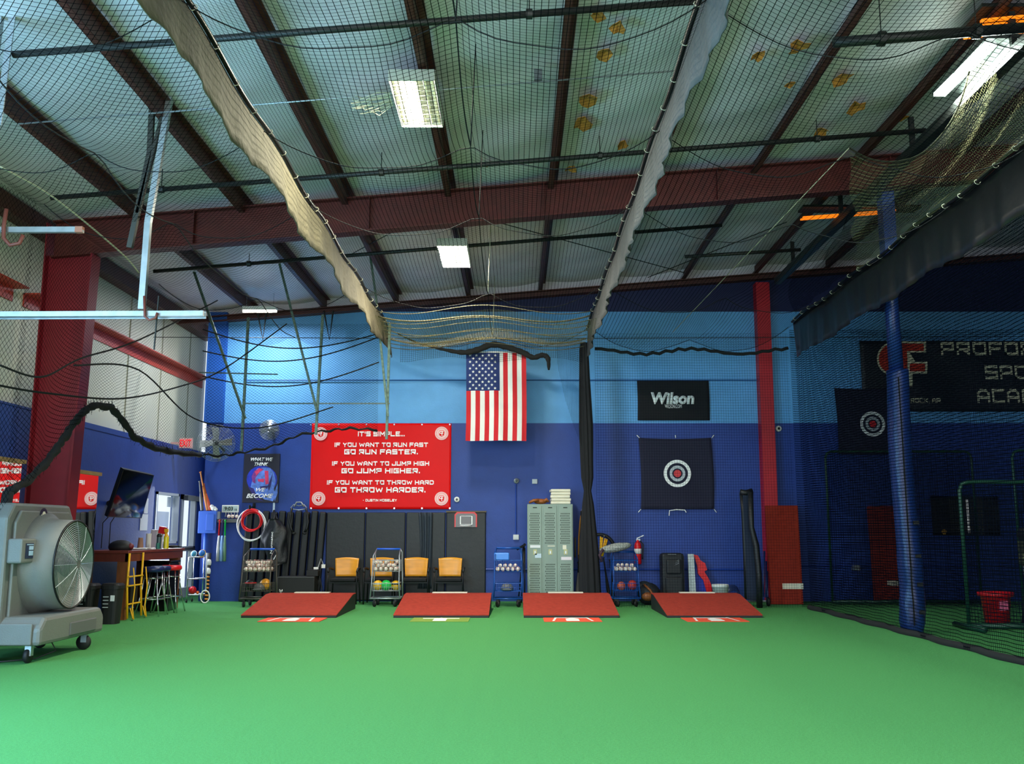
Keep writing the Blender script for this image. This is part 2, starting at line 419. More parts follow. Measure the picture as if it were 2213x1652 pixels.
# right red column on the back wall
a = at(1652, 1095, 18.85); b = at(1681, 1095, 18.85); c = at(1633, 600, 18.85); d = at(1662, 600, 18.85)
m = MB(); k = (c.x-a.x)/(c.z-a.z)
m.prism([(a.x-k*a.z, 0), (b.x-k*b.z, 0), (d.x, 6.4), (c.x, 6.4)], 18.85, 19.1)
tag(m.build('steel_column', colred), 'bright red column standing against the back wall right of the target sheets', 'column')
# end rafter along the back wall
m = MB(); ibeam_x(m, -6.9, 11.9, lambda x: cb(x), lambda x: cb(x)-.12, YW-.12, .2)
tag(m.build('rafter_beam', brown), 'dark steel rafter running along the top of the back wall', 'beam')
m = MB(); m.prism([(xa, cb(xa)-.02), (xb, cb(xb)-.02), (xb, roofz(xb)), (xa, roofz(xa))], YW-.02, YW-.002)
struct(m.build('trim_4', vinyl_white, center=False))
# purlins: C sections, one thing each
mk = MB()
mk.box((-.0, -4.9, 0), (.012, 21.1, .2)); mk.box((-.07, -4.9, 0), (.012, 21.1, .012)); mk.box((0, -4.9, .188), (.08, 21.1, .2)); mk.box((-.07, -4.9, 0), (-.06, 21.1, .03))
pos = ['at the far left, over the galvanised door track', 'left of the tan curtain band, passing the hanging track frame', 'just left of where the tan band starts', 'between the tan band and the centre lamps',
       'passing directly behind the centre lamps', 'just right of the centre lamps', 'mostly behind the grey curtain band', 'between grey band and bright tube lamp', 'leading down from the bright tube lamp', 'right of the bright tube lamp']
PXV = []
for px, py in ((730, 432), (958, 405), (1182, 388), (1608, 358)):
    PXV.append(at(px, py, YF).x)
print('PURLIN X', PXV)
p0 = None
for i, x in enumerate(PX[1:11]):
    lab = 'long rust-brown roof purlin ' + pos[i]
    if p0 is None:
        p0 = mk.build('purlin', brown, center=False); p0.location = (x, 0, cb(x)); tag(p0, lab, 'purlin', 'roof purlins')
    else: o = p0.copy(); COL.objects.link(o); o.location = (x, 0, cb(x)); tag(o, lab, 'purlin', 'roof purlins')
# eave strut & wall girts on the left
m = MB(); m.box((XL-.1, -4.9, 5.62), (XL+.12, 21.1, 5.86))
tag(m.build('eave_strut', brown), 'dark eave strut where the left wall meets the roof', 'beam')
zg = 4.74
m = MB(); m.box((XL-.12, 7.7, zg-.02), (XL+.12, YF-.15, zg+.0)); m.box((XL-.12, 7.7, zg-.2), (XL-.1, YF-.15, zg))
tag(m.build('wall_girt', girtred), 'red steel girt on the pale wall left of the crimson column', 'girt')
m = MB(); m.box((XL-.12, YF+.15, zg-.02), (XL+.12, 21.1, zg)); m.box((XL-.12, YF+.15, zg-.2), (XL-.1, 21.1, zg))
tag(m.build('wall_girt', girtred), 'red steel girt on the pale wall between crimson column and back corner', 'girt')
# torn flaps of the ceiling facing
flap = mat('torn_insulation', (176, 112, 40), .9, var=.3, vs=12)
for px, py, s_ in ((1268, 210, 1.3), (1258, 262, 1.2), (1345, 308, .7), (1310, 108, .9), (1290, 24, .8), (1335, 50, .7), (1235, 358, .7), (1058, 350, .6), (1725, 95, 1), (1640, 112, .7), (1822, 162, .9), (1848, 225, 1), (1775, 278, .9), (1950, 248, .7), (1708, 175, .6)):
    v_ = (826-py)/F; x_ = (px-VX)/F; dx, dyy, dz = x_, CP-v_*SP, SP+v_*CP
    t_ = (roofz(0)-.12-H)/(dz-.08*dx); c = V((dx*t_, dyy*t_, H+dz*t_))
    m = MB(); n = 9; pts = []
    for q in range(n):
        r = s_*(.07+.07*random.random()); pts.append((c.x+r*cos(2*pi*q/n), c.y+r*1.5*sin(2*pi*q/n), c.z-.02-.06*random.random()))
    m.add(pts+[tuple(c-V((0, 0, .01)))], [(q, (q+1) % n, n) for q in range(n)])
    m.build('torn_flap', flap, ceil, center=False, solid=.006)

# =================================================================== PIPES, RAILS, CABLES UNDER THE ROOF
def pipe(a, b, r, label, m_=pipe_m, cat='pipe', name='ceiling_pipe', hangers=True):
    t = thing(name, label, cat, tuple((a+b)/2))
    q = MB(); q.tube([a, b], r, 10); q.build('tube', m_, t, smooth=True, world=True)
    if hangers:
        n = max(2, int((b-a).length/2.6))
        for i in range(n):
            p = a.lerp(b, (i+.5)/n); q = MB(); q.tube([p, V((p.x, p.y, cb(p.x)+.03))], .006, 5); q.tube([p+V((-.03, 0, 0)), p+V((.03, 0, 0))], r*1.5, 8)
            q.build('hanger', pipe_m, t, world=True)
    return t
pipe(at(28, 118, 8.05), at(1512, 2, 8.05), .032, 'thick black pipe crossing the very top of the view')
pipe(at(110, 428, 11.4), at(2000, 282, 11.4), .032, 'dark pipe crossing under the roof in front of the red beam')
pipe(at(332, 587, 15.1), at(1560, 487, 15.1), .032, 'dark pipe crossing under the roof behind the red beam')
pipe(at(1480, 555, 15.4), at(1730, 540, 15.4), .03, 'short dark pipe behind the red beam near the red wall column', hangers=False)
pipe(at(1802, 92, 8.4), at(2213, 60, 8.4), .05, 'thick dark pipe at the upper right beside the bright tube lamp')
pipe(at(40, 268, 9.7), at(1500, 150, 9.7), .009, 'thin grey conduit under the roof with a small junction box', galv, 'conduit', 'conduit', False)
m = MB(); c = at(1163, 162, 9.7); m.box(c-V((.045, .03, .06)), c+V((.045, .03, .06)))
tag(m.build('junction_box', smoke, bevel=.005), 'small grey junction box on the thin conduit under the roof', 'junction box')
ra = atX(2280, -30, 4.95); rb = V((4.95, 17.6, 0))
m = MB(); m.box((5.02, 5, 6.10), (5.14, 17.9, 6.22))
for y in (6.5, 9.0, 11.5, 14.2, 16.8): m.box((5.05, y, 6.22), (5.11, y+.05, 6.62))
tag(m.build('support_rail', pipe_m), 'dark steel roof rail running in depth past the bright tube lamp', 'rail')
# brace rods behind the beam
for p, q, l in (((1055, 475), (1480, 590), 'thin brace rod slanting right behind the centre lamp'), ((870, 490), (740, 560), 'thin brace rod slanting left between red beam and tan band'), ((1700, 480), (1400, 600), 'thin brace rod slanting behind the grey band')):
    m = MB(); m.tube([at(*p, 14.2), at(*q, 16.0)], .008, 6)
    tag(m.build('brace_rod', pipe_m), l, 'rod')

def smooth(Pp, n=6):
    Q = []
    for i in range(len(Pp)-1):
        a, b, c, d = Pp[max(0, i-1)], Pp[i], Pp[i+1], Pp[min(len(Pp)-1, i+2)]
        for k in range(n):
            u = k/n; Q.append(.5*((2*b)+(c-a)*u+(2*a-5*b+4*c-d)*u*u+(3*b-a-3*c+d)*u**3))
    return Q+[Pp[-1]]
# =================================================================== NETS
XA, XB, XC, ZT = -2.41, 1.37, 5.08, 5.12
ST = [2.0, 6.3, 8.55, 10.6, 14.2, 17.3]
def stat(y):
    for a, b in zip(ST, ST[1:]):
        if a <= y <= b: t = (y-a)/(b-a); return 4*t*(1-t)
    return 0
def canopy(x0, x1, xr, sag, zc=4.97):
    def f(x, y):
        if x <= xr: t = (x-x0)/(xr-x0); base = ZT+(zc-ZT)*t
        else: t = (x1-x)/(x1-xr); base = ZT+(zc-ZT)*t
        return base - sag*4*t*(1-t) - .16*t*stat(y) + .015*sin(x*9+y*3)*t
    return f
def net_sheet(name, fn, nu, nv, wu, wv, m_, label, cat='net', group=None):
    m = MB(); m.grid(fn, nu, nv, lambda u, v: (u*wu, v*wv)); o = m.build(name, m_, smooth=True)
    return tag(o, label, cat, group)
fc = canopy(XA, XB, -.43, .30)
NC = net_sheet('ceiling_net', lambda u, v: (XA+u*(XB-XA), 3+v*14.3, fc(XA+u*(XB-XA), 3+v*14.3)), 40, 70, 3.95, 14.5, N_sq, 'black square-mesh net sagging overhead between the tan and grey bands')
fr = canopy(XB, XC, 3.2, .34, 4.9)
NR = net_sheet('ceiling_net', lambda u, v: (XB+u*(XC-XB), 3+v*14.3, fr(XB+u*(XC-XB), 3+v*14.3)), 40, 70, 3.9, 14.5, N_sq, 'black square-mesh net sagging overhead between the grey band and the black vinyl band')
fL = canopy(-5.5, XA, -4.0, .30, 4.9)
NL = net_sheet('ceiling_net', lambda u, v: (-5.5+u*(XA+5.5), 3+v*13.6, fL(-5.5+u*(XA+5.5), 3+v*13.6)), 36, 70, 3.5, 13.8, N_di, 'black diamond-mesh net sagging overhead left of the tan band')
def cord(pts, r, label, m_=netblk, name='net_cord', cat='cord', group=None, par=None):
    if par is not None:
        m = MB(); m.tube(pts, r, 6); return m.build('support_cord' if name == 'net_cord' else name, m_, par, smooth=True, world=True)
    m = MB(); m.tube(pts, r, 6); return tag(m.build(name, m_, smooth=True), label, cat, group)
for y, l in zip(ST[1:], ('nearest the camera', 'in front of the first centre lamp', 'just before the red beam', 'behind the red beam', 'above the flag')):
    cord([V((XA+(XB-XA)*i/30, y, fc(XA+(XB-XA)*i/30, y)+.005)) for i in range(31)], .0048, '', par=NC)
    cord([V((XB+(XC-XB)*i/30, y, fr(XB+(XC-XB)*i/30, y)+.005)) for i in range(31)], .0048, '', par=NR)
    if y < 16.7: cord([V((-5.5+(XA+5.5)*i/30, y, fL(-5.5+(XA+5.5)*i/30, y)+.005)) for i in range(31)], .0048, '', par=NL)
cord([V((-.43, 3+14.3*i/60, fc(-.43, 3+14.3*i/60)+.006)) for i in range(61)], .0055, '', par=NC)
cord([V((-3.95, 3+13.6*i/60, fL(-3.95, 3+13.6*i/60)+.006)) for i in range(61)], .007, '', par=NL)
for y in (6.3, 8.55, 10.6, 14.2, 17.2):
    cord([V((-.43, y, fc(-.43, y))), V((-.40, y+.25, cb(-.4)-.02))], .006, '', cordw if y > 14 else netblk, par=NC)
# curtain bands
def bandfn(X, y0, y1, zt_, zb_, wob, droop=.0, tw=0):
    def f(u, v):
        y = y0+(y1-y0)*u; z = zt_+(zb_-zt_)*v
        x = X + wob*v*(.6*sin(y*2.3)+.35*sin(y*9.7+1)+.15*sin(y*23)) + tw*v
        z += (-.03*v*abs(sin(y*1.1)) - droop*v) + .008*sin(y*13)*v
        z -= .03*sin(y*2.6)
        return (x, y, z)
    return f
def band_thing(X, y0, y1, ztp, zbt, fab, label, wob=.035, tw=0):
    t = thing('curtain_band', label, 'curtain', (X, (y0+y1)/2, zbt))
    m = MB(); m.grid(bandfn(X, y0, y1, ztp, zbt, wob, tw=tw), 150, 6); m.build('fabric', fab, t, smooth=True, solid=.008, world=True)
    m = MB(); m.tube([V((X+(.02 if X < 0 else -.02), y0+(y1-y0)*i/60, ztp+.02-.03*sin((y0+(y1-y0)*i/60)*2.6))) for i in range(61)], .022, 8); m.build('rail', blackm, t, smooth=True, world=True)
    n = 26; m = MB()
    for i in range(n):
        y = y0+(y1-y0)*(i+.5)/n; m = MB(); m.tube([V((X+.028*cos(a_)*1.2+(.02 if X < 0 else -.02), y+.01*sin(a_), ztp+.02-.03*sin(y*2.6)+.03*sin(a_))) for a_ in [2*pi*q/8 for q in range(8)]], .004, 5, True)
        m.build('hook', cordw, t, world=True)
    return t
band_thing(XA, 3.5, 17.7, ZT+.02, 4.66, clothtan, 'tan fabric curtain band hanging from its rail, long diagonal on the left of the ceiling', .04, .05)
band_thing(XB, 3.5, 17.7, ZT+.05, 4.68, clothgrey, 'grey fabric curtain band hanging overhead, ending at the black gathered curtain', .06, -.02)
band_thing(XC, 6.5, 17.0, ZT+.02, 4.50, clothblk, 'wide black vinyl band hanging overhead on the right, in front of the blue post', .05)
# right lane side net down to the floor, rail net above
def sidefn(u, v):
    y = 7+10.2*u; z = 4.6*(1-v)
    return (5.14+.06*v+.05*sin(y*3.3)*sin(v*3)+.02*sin(y*11)*v, y, max(.01, z))
NS = net_sheet('side_net', sidefn, 120, 24, 13.5, 4.7, N_fine, 'dark net wall hanging to the turf in front of the blue post')
cord([V((5.20+.03*sin(i), 7+10.2*i/50, .03)) for i in range(51)], .045, '', name='hem_rope', par=NS)
def upnet(u, v):
    y = 6.5+9.8*u; zt_ = 6.0-.38*sin(pi*((y-6.5) % 3.4)/3.4)
    return (4.9-.12*sin(v*3.1)+.03*sin(y*7), y, ZT+.02+(zt_-ZT-.02)*v)
net_sheet('side_net', upnet, 90, 10, 13, 1.4, N_fine, 'dark net draped from the roof rail to the black vinyl band')
cord([atX(1835, 320, 4.3).lerp(V((0,0,0)), 0)]+[V((2.9-.0*k, 17.2, 5.0)) for k in (0,)], .006, 'pale rope slanting down from the roof on the right to the back wall', cordw, name='rope')
ed = smooth([at(x, y, Y) for x, y, Y in ((1835, 320, 12.2), (1880, 343, 11.9), (1935, 349, 11.4), (1995, 330, 10.8), (2052, 268, 10.2), (2086, 190, 9.8), (2102, 105, 9.4))], 6)
def drape(u, v):
    k = u*(len(ed)-1); i = min(len(ed)-2, int(k)); p = ed[i].lerp(ed[i+1], k-i); q = V((5.03, 13.6-5.6*u, 5.15)); r = p.lerp(q, v)
    return (r.x+.05*sin(v*22+u*4)*sin(pi*v), r.y, r.z-.30*sin(pi*v)*(1-.3*u))
ND = net_sheet('draped_net', drape, 60, 24, 5.2, 2.0, N_pale, 'pale dusty net draped below the tube lamp down to the black vinyl band')
cord(ed, .011, '', mat('dusty_cord', (72, 67, 48), .9), name='edge_cord', par=ND)
# net bellying out right of the black band
net_sheet('ceiling_net', lambda u, v: (XC+u*6.5, 7+10*v, 5.1+.5*u-.55*sin(pi*u)+.03*sin(v*40)), 30, 50, 7, 11, N_tiny, 'dark net sagging overhead beyond the black vinyl band on the far right')
# back nets of the right lanes
def backn(x0, x1, y, zt_, amp):
    return lambda u, v: (x0+(x1-x0)*u, y+amp*sin(u*38)*(.4+.6*v), zt_*(1-v)+.01)
NB = net_sheet('back_net', backn(XB+.1, 5.08, 17.38, 5.0, .03), 80, 16, 3.9, 5.0, N_back, 'thin black net hung from ceiling to floor in front of the target and wordmark sheets')
net_sheet('back_net', backn(5.15, 9.6, 17.5, 5.1, .07), 120, 16, 7.5, 5.0, N_fine, 'dark pleated net hung in front of the large dark wall banner on the right')
cord([V((XB+.1+3.6*i/30, 17.36, 4.72-.10*sin(pi*i/15)**2+.02*sin(i*3))) for i in range(31)], .03, '', name='hem_rope', par=NB)
net_sheet('side_net', lambda u, v: (6.9+3*u, 11.0+.1*sin(u*30), 6.3-4.8*v+.05*sin(u*12)), 60, 14, 5.5, 5, N_fine, 'dark pleated net hanging at the far upper right edge')
m = MB(); m.tube([(XL+.0, 17.84, 5.04), (XA, 17.84, 5.02), (XB, 17.84, 5.02), (12.0, 17.84, 5.06)], .007, 6)
tag(m.build('steel_cable', pipe_m), 'thin steel cable spanning the hall above the flag, carrying the net ends', 'cable')
# front hem of centre lane: lowered bunched net and thick black hem
def drop(u, v):
    x = XA+.1+(XB-XA-.15)*u; y = 15.2+1.6*v
    z = 4.86+.10*cos((u-.53)*9)-.30*sin(pi*v)*(.5+.5*sin(pi*u))-.02*v
    return (x, y, z)
NP = net_sheet('bunched_net', drop, 50, 14, 5.6, 3.0, N_pale, 'dusty pale bunched net hanging in folds above the flag')
dusty = mat('dusty_cord', (72, 67, 48), .9)
for k in range(9):
    f_ = k/8
    cord([V((XA+.12+(XB-XA-.25)*i/40, 15.2+1.7*f_, 4.99-.02*k+.09*cos((i/40-.5)*8+.15*sin(k))-.10*f_-.16*sin(pi*i/40)*(.3+.7*sin(k*1.9)**2))) for i in range(41)], .013 if k in (1, 6) else .007, '', dusty, name='folded_edge', par=NP)
hp = [(860, 722), (905, 742), (960, 756), (1000, 762), (1030, 757), (1065, 745), (1100, 752), (1130, 762), (1152, 773), (1172, 768), (1184, 775), (1186, 800)]
rr = [.01, .018, .03, .05, .06, .06, .055, .055, .05, .05, .05, .02]
hq = smooth([at(x, y, 17.82) for x, y in hp]); rq = []
for i in range(len(hp)-1): rq += [rr[i]+(rr[i+1]-rr[i])*k/6 for k in range(6)]
rq.append(rr[-1])
m = MB(); m.tube(hq, [r*(1+.1*sin(i*1.9)) for i, r in enumerate(rq)], 9)
tag(m.build('net_hem_roll', netblk, smooth=True), 'thick rolled black net hem looping behind the top of the flag', 'net')
net_sheet('end_net', lambda u, v: (XA+.2+(XB-XA-.3)*u, 17.84+.03*sin(u*40), 5.02-(.42+.05*cos(u*12))*v), 50, 6, 4.0, .6, N_sq, 'strip of black net hanging above the rolled hem behind the flag')
net_sheet('end_net', lambda u, v: (.75+.5*u+.1*(1-v)*0, 17.84+.03*sin(u*20), 5.0-2.1*v*(u**.6)), 16, 20, 1.1, 2.3, N_sq, 'slanting piece of black net gathered beside the black curtain')
# left side net with lifted hem
hem = [(-60, 1120), (18, 1064), (60, 1040), (100, 1000), (130, 960), (160, 915), (182, 888), (205, 876), (240, 881), (262, 905), (290, 945), (330, 968), (375, 978), (432, 984)]
XN = -5.5
hp3 = [atX(x, y, XN) for x, y in hem]
def hemz(y):
    for a, b in zip(hp3, hp3[1:]):
        if a.y <= y <= b.y: return a.z+(b.z-a.z)*(y-a.y)/(b.y-a.y)
    return hp3[0].z if y < hp3[0].y else hp3[-1].z
ya, yb = hp3[1].y, hp3[-1].y
def lsf(u, v):
    y = ya+(yb-ya)*u; zb = hemz(y); return (XN+.05*sin(y*6)*v, y, 5.05+(zb-5.05)*v)
NLS = net_sheet('side_net', lsf, 80, 24, yb-ya, 3.6, N_di, 'black net wall on the left, lifted into an arch above the bar table')
HP = []
for a, b in zip(hp3[1:], hp3[2:]):
    for q in range(6): HP.append(a.lerp(b, q/6)+V((.01*sin(q*2.2+a.y*9), 0, .008*sin(q*1.7+a.y*5))))
HP.append(hp3[-1])
m = MB(); m.tube(HP, [.046+.006*sin(i*1.3)+.004*sin(i*2.9) for i in range(len(HP))], 9)
for i in range(260):
    p = HP[random.randrange(len(HP))]; a_ = random.random()*2*pi; m.tube([p, p+V((.02*sin(i), random.uniform(-.05, .05), .05+.06*random.random()))*(-1 if random.random() < .35 else 1)], .0025, 3)
for z_ in ():
    pass
m.tube([hp3[1], hp3[1]-V((0, .06, .3)), hp3[1]-V((-.05, .02, .8)), V((XN+.02, ya-.1, .35)), V((XN-.05, ya-.15, .04))], [.06, .06, .05, .06, .16], 8)
m.build('hem_roll', netblk, NLS, smooth=True, world=True)
net_sheet('side_net', lambda u, v: (XN+.05*sin(u*20), 6+(ya-6)*u, 5.05*(1-v)+.02), 60, 24, 5.5, 5, N_di, 'black net wall hanging to the turf at the left edge, nearest the camera')
def lbf(u, v):
    x = XN+u*(XA-.05-XN); p = at(430+420*u, 984-62*u+10*sin(u*7), 16.7)
    return (x, 16.7+.1*sin(u*20)*v, 5.05+(p.z-5.05)*v)
NLB = net_sheet('end_net', lbf, 60, 24, 3.6, 3.3, N_di, 'black net panel drooping in front of the red banner and the hanging steel angles')
m = MB(); m.tube([V(lbf(i/40, 1))+V((0, -.02, .02*sin(i*1.7))) for i in range(41)], [.012+.012*abs(sin(i*.6)) for i in range(41)], 7)
m.build('hem_roll', netblk, NLB, smooth=True, world=True)
for k in (.25, .45, .62):
    cord([V((XN+(XA-XN)*i/30, 16.5-.3*k, 3.5+k*2.2-.30*sin(pi*i/30)+.25*(i/30)*(1 if k < .5 else -.3))) for i in range(31)], .011, '', par=NLB)
# hanging black gathered curtain
def gath(z):
    zs = [(0, .22), (1.0, .19), (1.9, .11), (2.1, .07), (2.35, .12), (3.3, .14), (4.8, .09), (5.1, .05)]
    for a, b in zip(zs, zs[1:]):
        if a[0] <= z <= b[0]: t = (z-a[0])/(b[0]-a[0]); return a[1]+(b[1]-a[1])*t
    return .05
m = MB(); n = 48; vs = []; K = 40
cx0, cx1 = at(1262, 745, 17.9).x, at(1276, 1285, 17.9).x
for i in range(K+1):
    z = 4.95*(1-i/K)+.01; r = gath(z)*.82; cx = cx1+(cx0-cx1)*(z/4.95)
    for j in range(n):
        t = 2*pi*j/n; q = r*(1+.22*sin(t*9+z*.8)); vs.append((cx+q*cos(t), 17.95+q*.6*sin(t), z))
m.add(vs, [(i*n+j, (i+1)*n+j, (i+1)*n+(j+1) % n, i*n+(j+1) % n) for i in range(K) for j in range(n)])
tag(m.build('gathered_curtain', blackf, smooth=True), 'black net curtain gathered into a column beside the grey lockers', 'curtain')

# =================================================================== LAMPS
em = mat('lit_tube', (255, 250, 232), .5, emis=9)
emw = mat('lit_tube_cool', (225, 255, 240), .5, emis=14)
tubeoff = mat('unlit_tube', (226, 224, 196), .3)
refl = mat('lamp_reflector', (196, 198, 186), .3, .3)
def highbay(px, py, z, wx, wy, label, lit, power, colr):
    v_ = (826-py)/F; x_ = (px-VX)/F; t_ = (z-H)/(SP+v_*CP); c = V((x_*t_, (CP-v_*SP)*t_, z))
    t = thing('high_bay_lamp', label, 'lamp', tuple(c))
    m = MB(); m.box((-wx/2, -wy/2, .05), (wx/2, wy/2, .09))
    for s_ in (-1, 1):
        m.box((s_*wx/2-.01, -wy/2, -.02), (s_*wx/2+.01, wy/2, .09)); m.box((-wx/2, s_*wy/2-.01, -.03), (wx/2, s_*wy/2+.01, .09))
    m.build('housing', refl, t)
    nt_ = 6
    for i in range(nt_):
        x = -wx/2+wx*(i+.5)/nt_; m = MB(); m.tube([(x, -wy/2+.03, .02), (x, wy/2-.03, .02)], .016, 8)
        m.build('tube', em if i in lit else tubeoff, t, smooth=True)
    m = MB()
    for i in range(11): y = -wy/2+wy*i/10; m.tube([(-wx/2, y, -.03), (wx/2, y, -.03)], .003, 4)
    for i in range(5): x = -wx/2+wx*i/4; m.tube([(x, -wy/2, -.03), (x, wy/2, -.03)], .003, 4)
    m.build('wire_guard', galv, t)
    m = MB()
    for s_ in (-1, 1): m.tube([(s_*wx*.3, 0, .09), (s_*wx*.1, 0, max(.1, cb(c.x)-z+.02))], .004, 4)
    m.build('chain', galv, t)
    xs = [-wx/2+wx*(i+.5)/nt_ for i in lit]
    l = area('lamp_light', (c.x+sum(xs)/len(xs), c.y, z-.0), (0, 0, 0), max(.12, (max(xs)-min(xs))+.08), wy-.06, power, colr); 
    return t, c
lamp1, LC1 = highbay(902, 222, 6.0, .47, 1.15, 'open-fronted fluorescent lamp with a wire guard and one lit tube row, nearest centre lamp', (1, 2), 330, (1, .95, .72))
lamp2, LC2 = highbay(982, 552, 5.70, .45, 1.2, 'fully lit white fluorescent lamp behind the red beam above the flag', (0, 1, 2, 3, 4, 5), 420, (1, .93, .74))
print('LAMPS', LC1, LC2)
m = MB()   # torn netting stuck to the lamp
for i in range(16):
    a = LC1+V((-.28, .1-.02*i, .02)); m.tube([a, a+V((-.12-.2*random.random(), random.uniform(-.05, .1), -.05+random.uniform(-.06, .04))), a+V((-.25-.2*random.random(), random.uniform(-.1, .2), -.02+random.uniform(-.1, .05)))], .006, 4)
tag(m.build('torn_net_scrap', cordw), 'scrap of torn pale netting hanging off the left side of the first lamp', 'net')
def strip(px0, px1, py, Y, label, power):
    a = at(px0, py, Y); b = at(px1, py, Y); c = (a+b)/2
    t = thing('strip_lamp', label, 'lamp', tuple(c)); L_ = (b-a).length
    m = MB(); m.box((-L_/2, -.06, .0), (L_/2, .06, .07)); m.build('housing', white, t)
    m = MB(); m.tube([(-L_/2, 0, -.02), (L_/2, 0, -.02)], .025, 8); m.build('tube', em, t)
    m = MB()
    for s_ in (-1, 1): m.tube([(s_*L_*.4, 0, .07), (s_*L_*.4, 0, roofz(c.x)-c.z-.1)], .004, 4)
    m.build('chain', galv, t)
    area('lamp_light', (c.x, c.y, c.z-.06), (0, 0, 0), L_, .08, power, (.85, .92, 1))
strip(525, 598, 671, 18.0, 'short glowing strip lamp by the back wall at the left', 95)
def tubes(z):
    t = thing('tube_lamp', 'twin-tube fluorescent lamp glowing bright white at the upper right', 'lamp')
    qs = []
    for (ax, ay, bx, by) in ((2140, 96, 2030, 205), (2195, 100, 2090, 208)):
        pr = []
        for px, py in ((ax, ay), (bx, by)):
            v_ = (826-py)/F; x_ = (px-VX)/F; t_ = (z-H)/(SP+v_*CP); pr.append(V((x_*t_, (CP-v_*SP)*t_, z)))
        qs.append(pr)
    c = (qs[0][0]+qs[0][1]+qs[1][0]+qs[1][1])/4; t.location = c; t['_o'] = tuple(c)
    for pr in qs:
        m = MB(); m.bar(pr[0], pr[1], .13, .04); m.build('tube', emw, t, world=True)
    m = MB(); xs = [p.x for q in qs for p in q]; ys = [p.y for q in qs for p in q]
    m.box((min(xs)-.04, min(ys)-.05, z+.04), (max(xs)+.04, max(ys)+.05, z+.09)); m.build('housing', mat('dark_housing', (52, 56, 54), .5), t, world=True)
    m = MB()
    for y in (min(ys)+.2, max(ys)-.2): m.tube([(c.x, y, z+.09), (c.x, y, cb(c.x)+.02)], .005, 4)
    m.build('chain', galv, t, world=True)
    area('lamp_light', (c.x, c.y, z-.05), (0, 0, 0), .5, abs(max(ys)-min(ys)), 200, (.82, 1, .9))
    print('TUBES', c, max(ys)-min(ys))
tubes(6.3)
orange = mat('orange_glow', (255, 130, 20), .5, emis=.9)  # emissive orange for the slats under the roof
for q, z0, l in ((((2120, 45), (2213, 28)), 9.0, 'glowing orange slats at the top right corner'), (((1735, 470), (1935, 455)), 14.6, 'thin glowing orange strip behind the red beam on the right')):
    t = thing('orange_slats', l, 'heater', tuple(at(*q[0], z0)))
    a, b = at(*q[0], z0), at(*q[1], z0); n = 4 if z0 < 10 else 2
    for i in range(n):
        m = MB(); o_ = V((0, i*.12, i*(.005))); m.bar(a+o_, b+o_+V((.4 if z0 < 10 else 0, 0, 0)), .05, .02); m.build('glowing_slat', orange, t, world=True)
    m = MB(); m.box((min(a.x, b.x), a.y-.05, max(a.z, b.z)+.04), (max(a.x, b.x)+.4, a.y+n*.12, max(a.z, b.z)+.08)); m.build('housing', pipe_m, t, world=True)

# =================================================================== THINGS ON THE BACK WALL
def wallthing(name, label, cat, px0, px1, py0, py1, off):
    a = W(px0, py1, off); b = W(px1, py0, off)
    return thing(name, label, cat, (a.x, YW-off, a.z)), a, b
def emblem(parent, cx, cz, r, y, fg, bgm, mirror=False):
    """round club badge: pale ring with ticks, red centre, reversed P joined to an F"""
    o = parent['_o']
    m = MB(); m.prism(circ(cx, cz, r, 40), y, y+.002); e = m.build('badge', fg, parent, world=True)
    e['_o'] = tuple(parent['_o'])
    m = MB()
    for i in range(30):
        t = 2*pi*i/30; q = .80*r; c, s_ = cos(t), sin(t)
        T = MX.Translation((cx+q*c, y-.002, cz+q*s_)) @ MX.Rotation(-t, 4, 'Y')
        m.box((-.05*r, 0, -.03*r), (.05*r, .002, .03*r), T)
    m.prism([(cx-.42*r, cz+.18*r), (cx-.3*r, cz+.42*r), (cx+.3*r, cz+.42*r), (cx+.42*r, cz+.18*r), (cx+.34*r, cz-.3*r), (cx, cz-.5*r), (cx-.34*r, cz-.3*r)], y-.003, y)
    m.build('badge_print', bgm, e, world=True)
    m = MB(); k = r*.30
    m.prism([(cx-.0*k, cz+1.1*k), (cx+.9*k, cz+1.1*k), (cx+.9*k, cz+.7*k), (cx+.35*k, cz+.7*k), (cx+.35*k, cz+.3*k), (cx+.75*k, cz+.3*k), (cx+.75*k, cz-.1*k), (cx+.35*k, cz-.1*k), (cx+.35*k, cz-1.2*k), (cx-.0*k, cz-1.2*k)], y-.006, y-.003)
    m.prism([(cx-.02*k, cz+1.1*k), (cx-.8*k, cz+1.1*k), (cx-1.15*k, cz+.8*k), (cx-1.15*k, cz+.1*k), (cx-.8*k, cz-.2*k), (cx-.02*k, cz-.2*k), (cx-.02*k, cz+.15*k), (cx-.7*k, cz+.15*k), (cx-.75*k, cz+.3*k), (cx-.75*k, cz+.6*k), (cx-.6*k, cz+.75*k), (cx-.02*k, cz+.75*k)], y-.006, y-.003)
    m.build('badge_letters', printw, e, world=True)

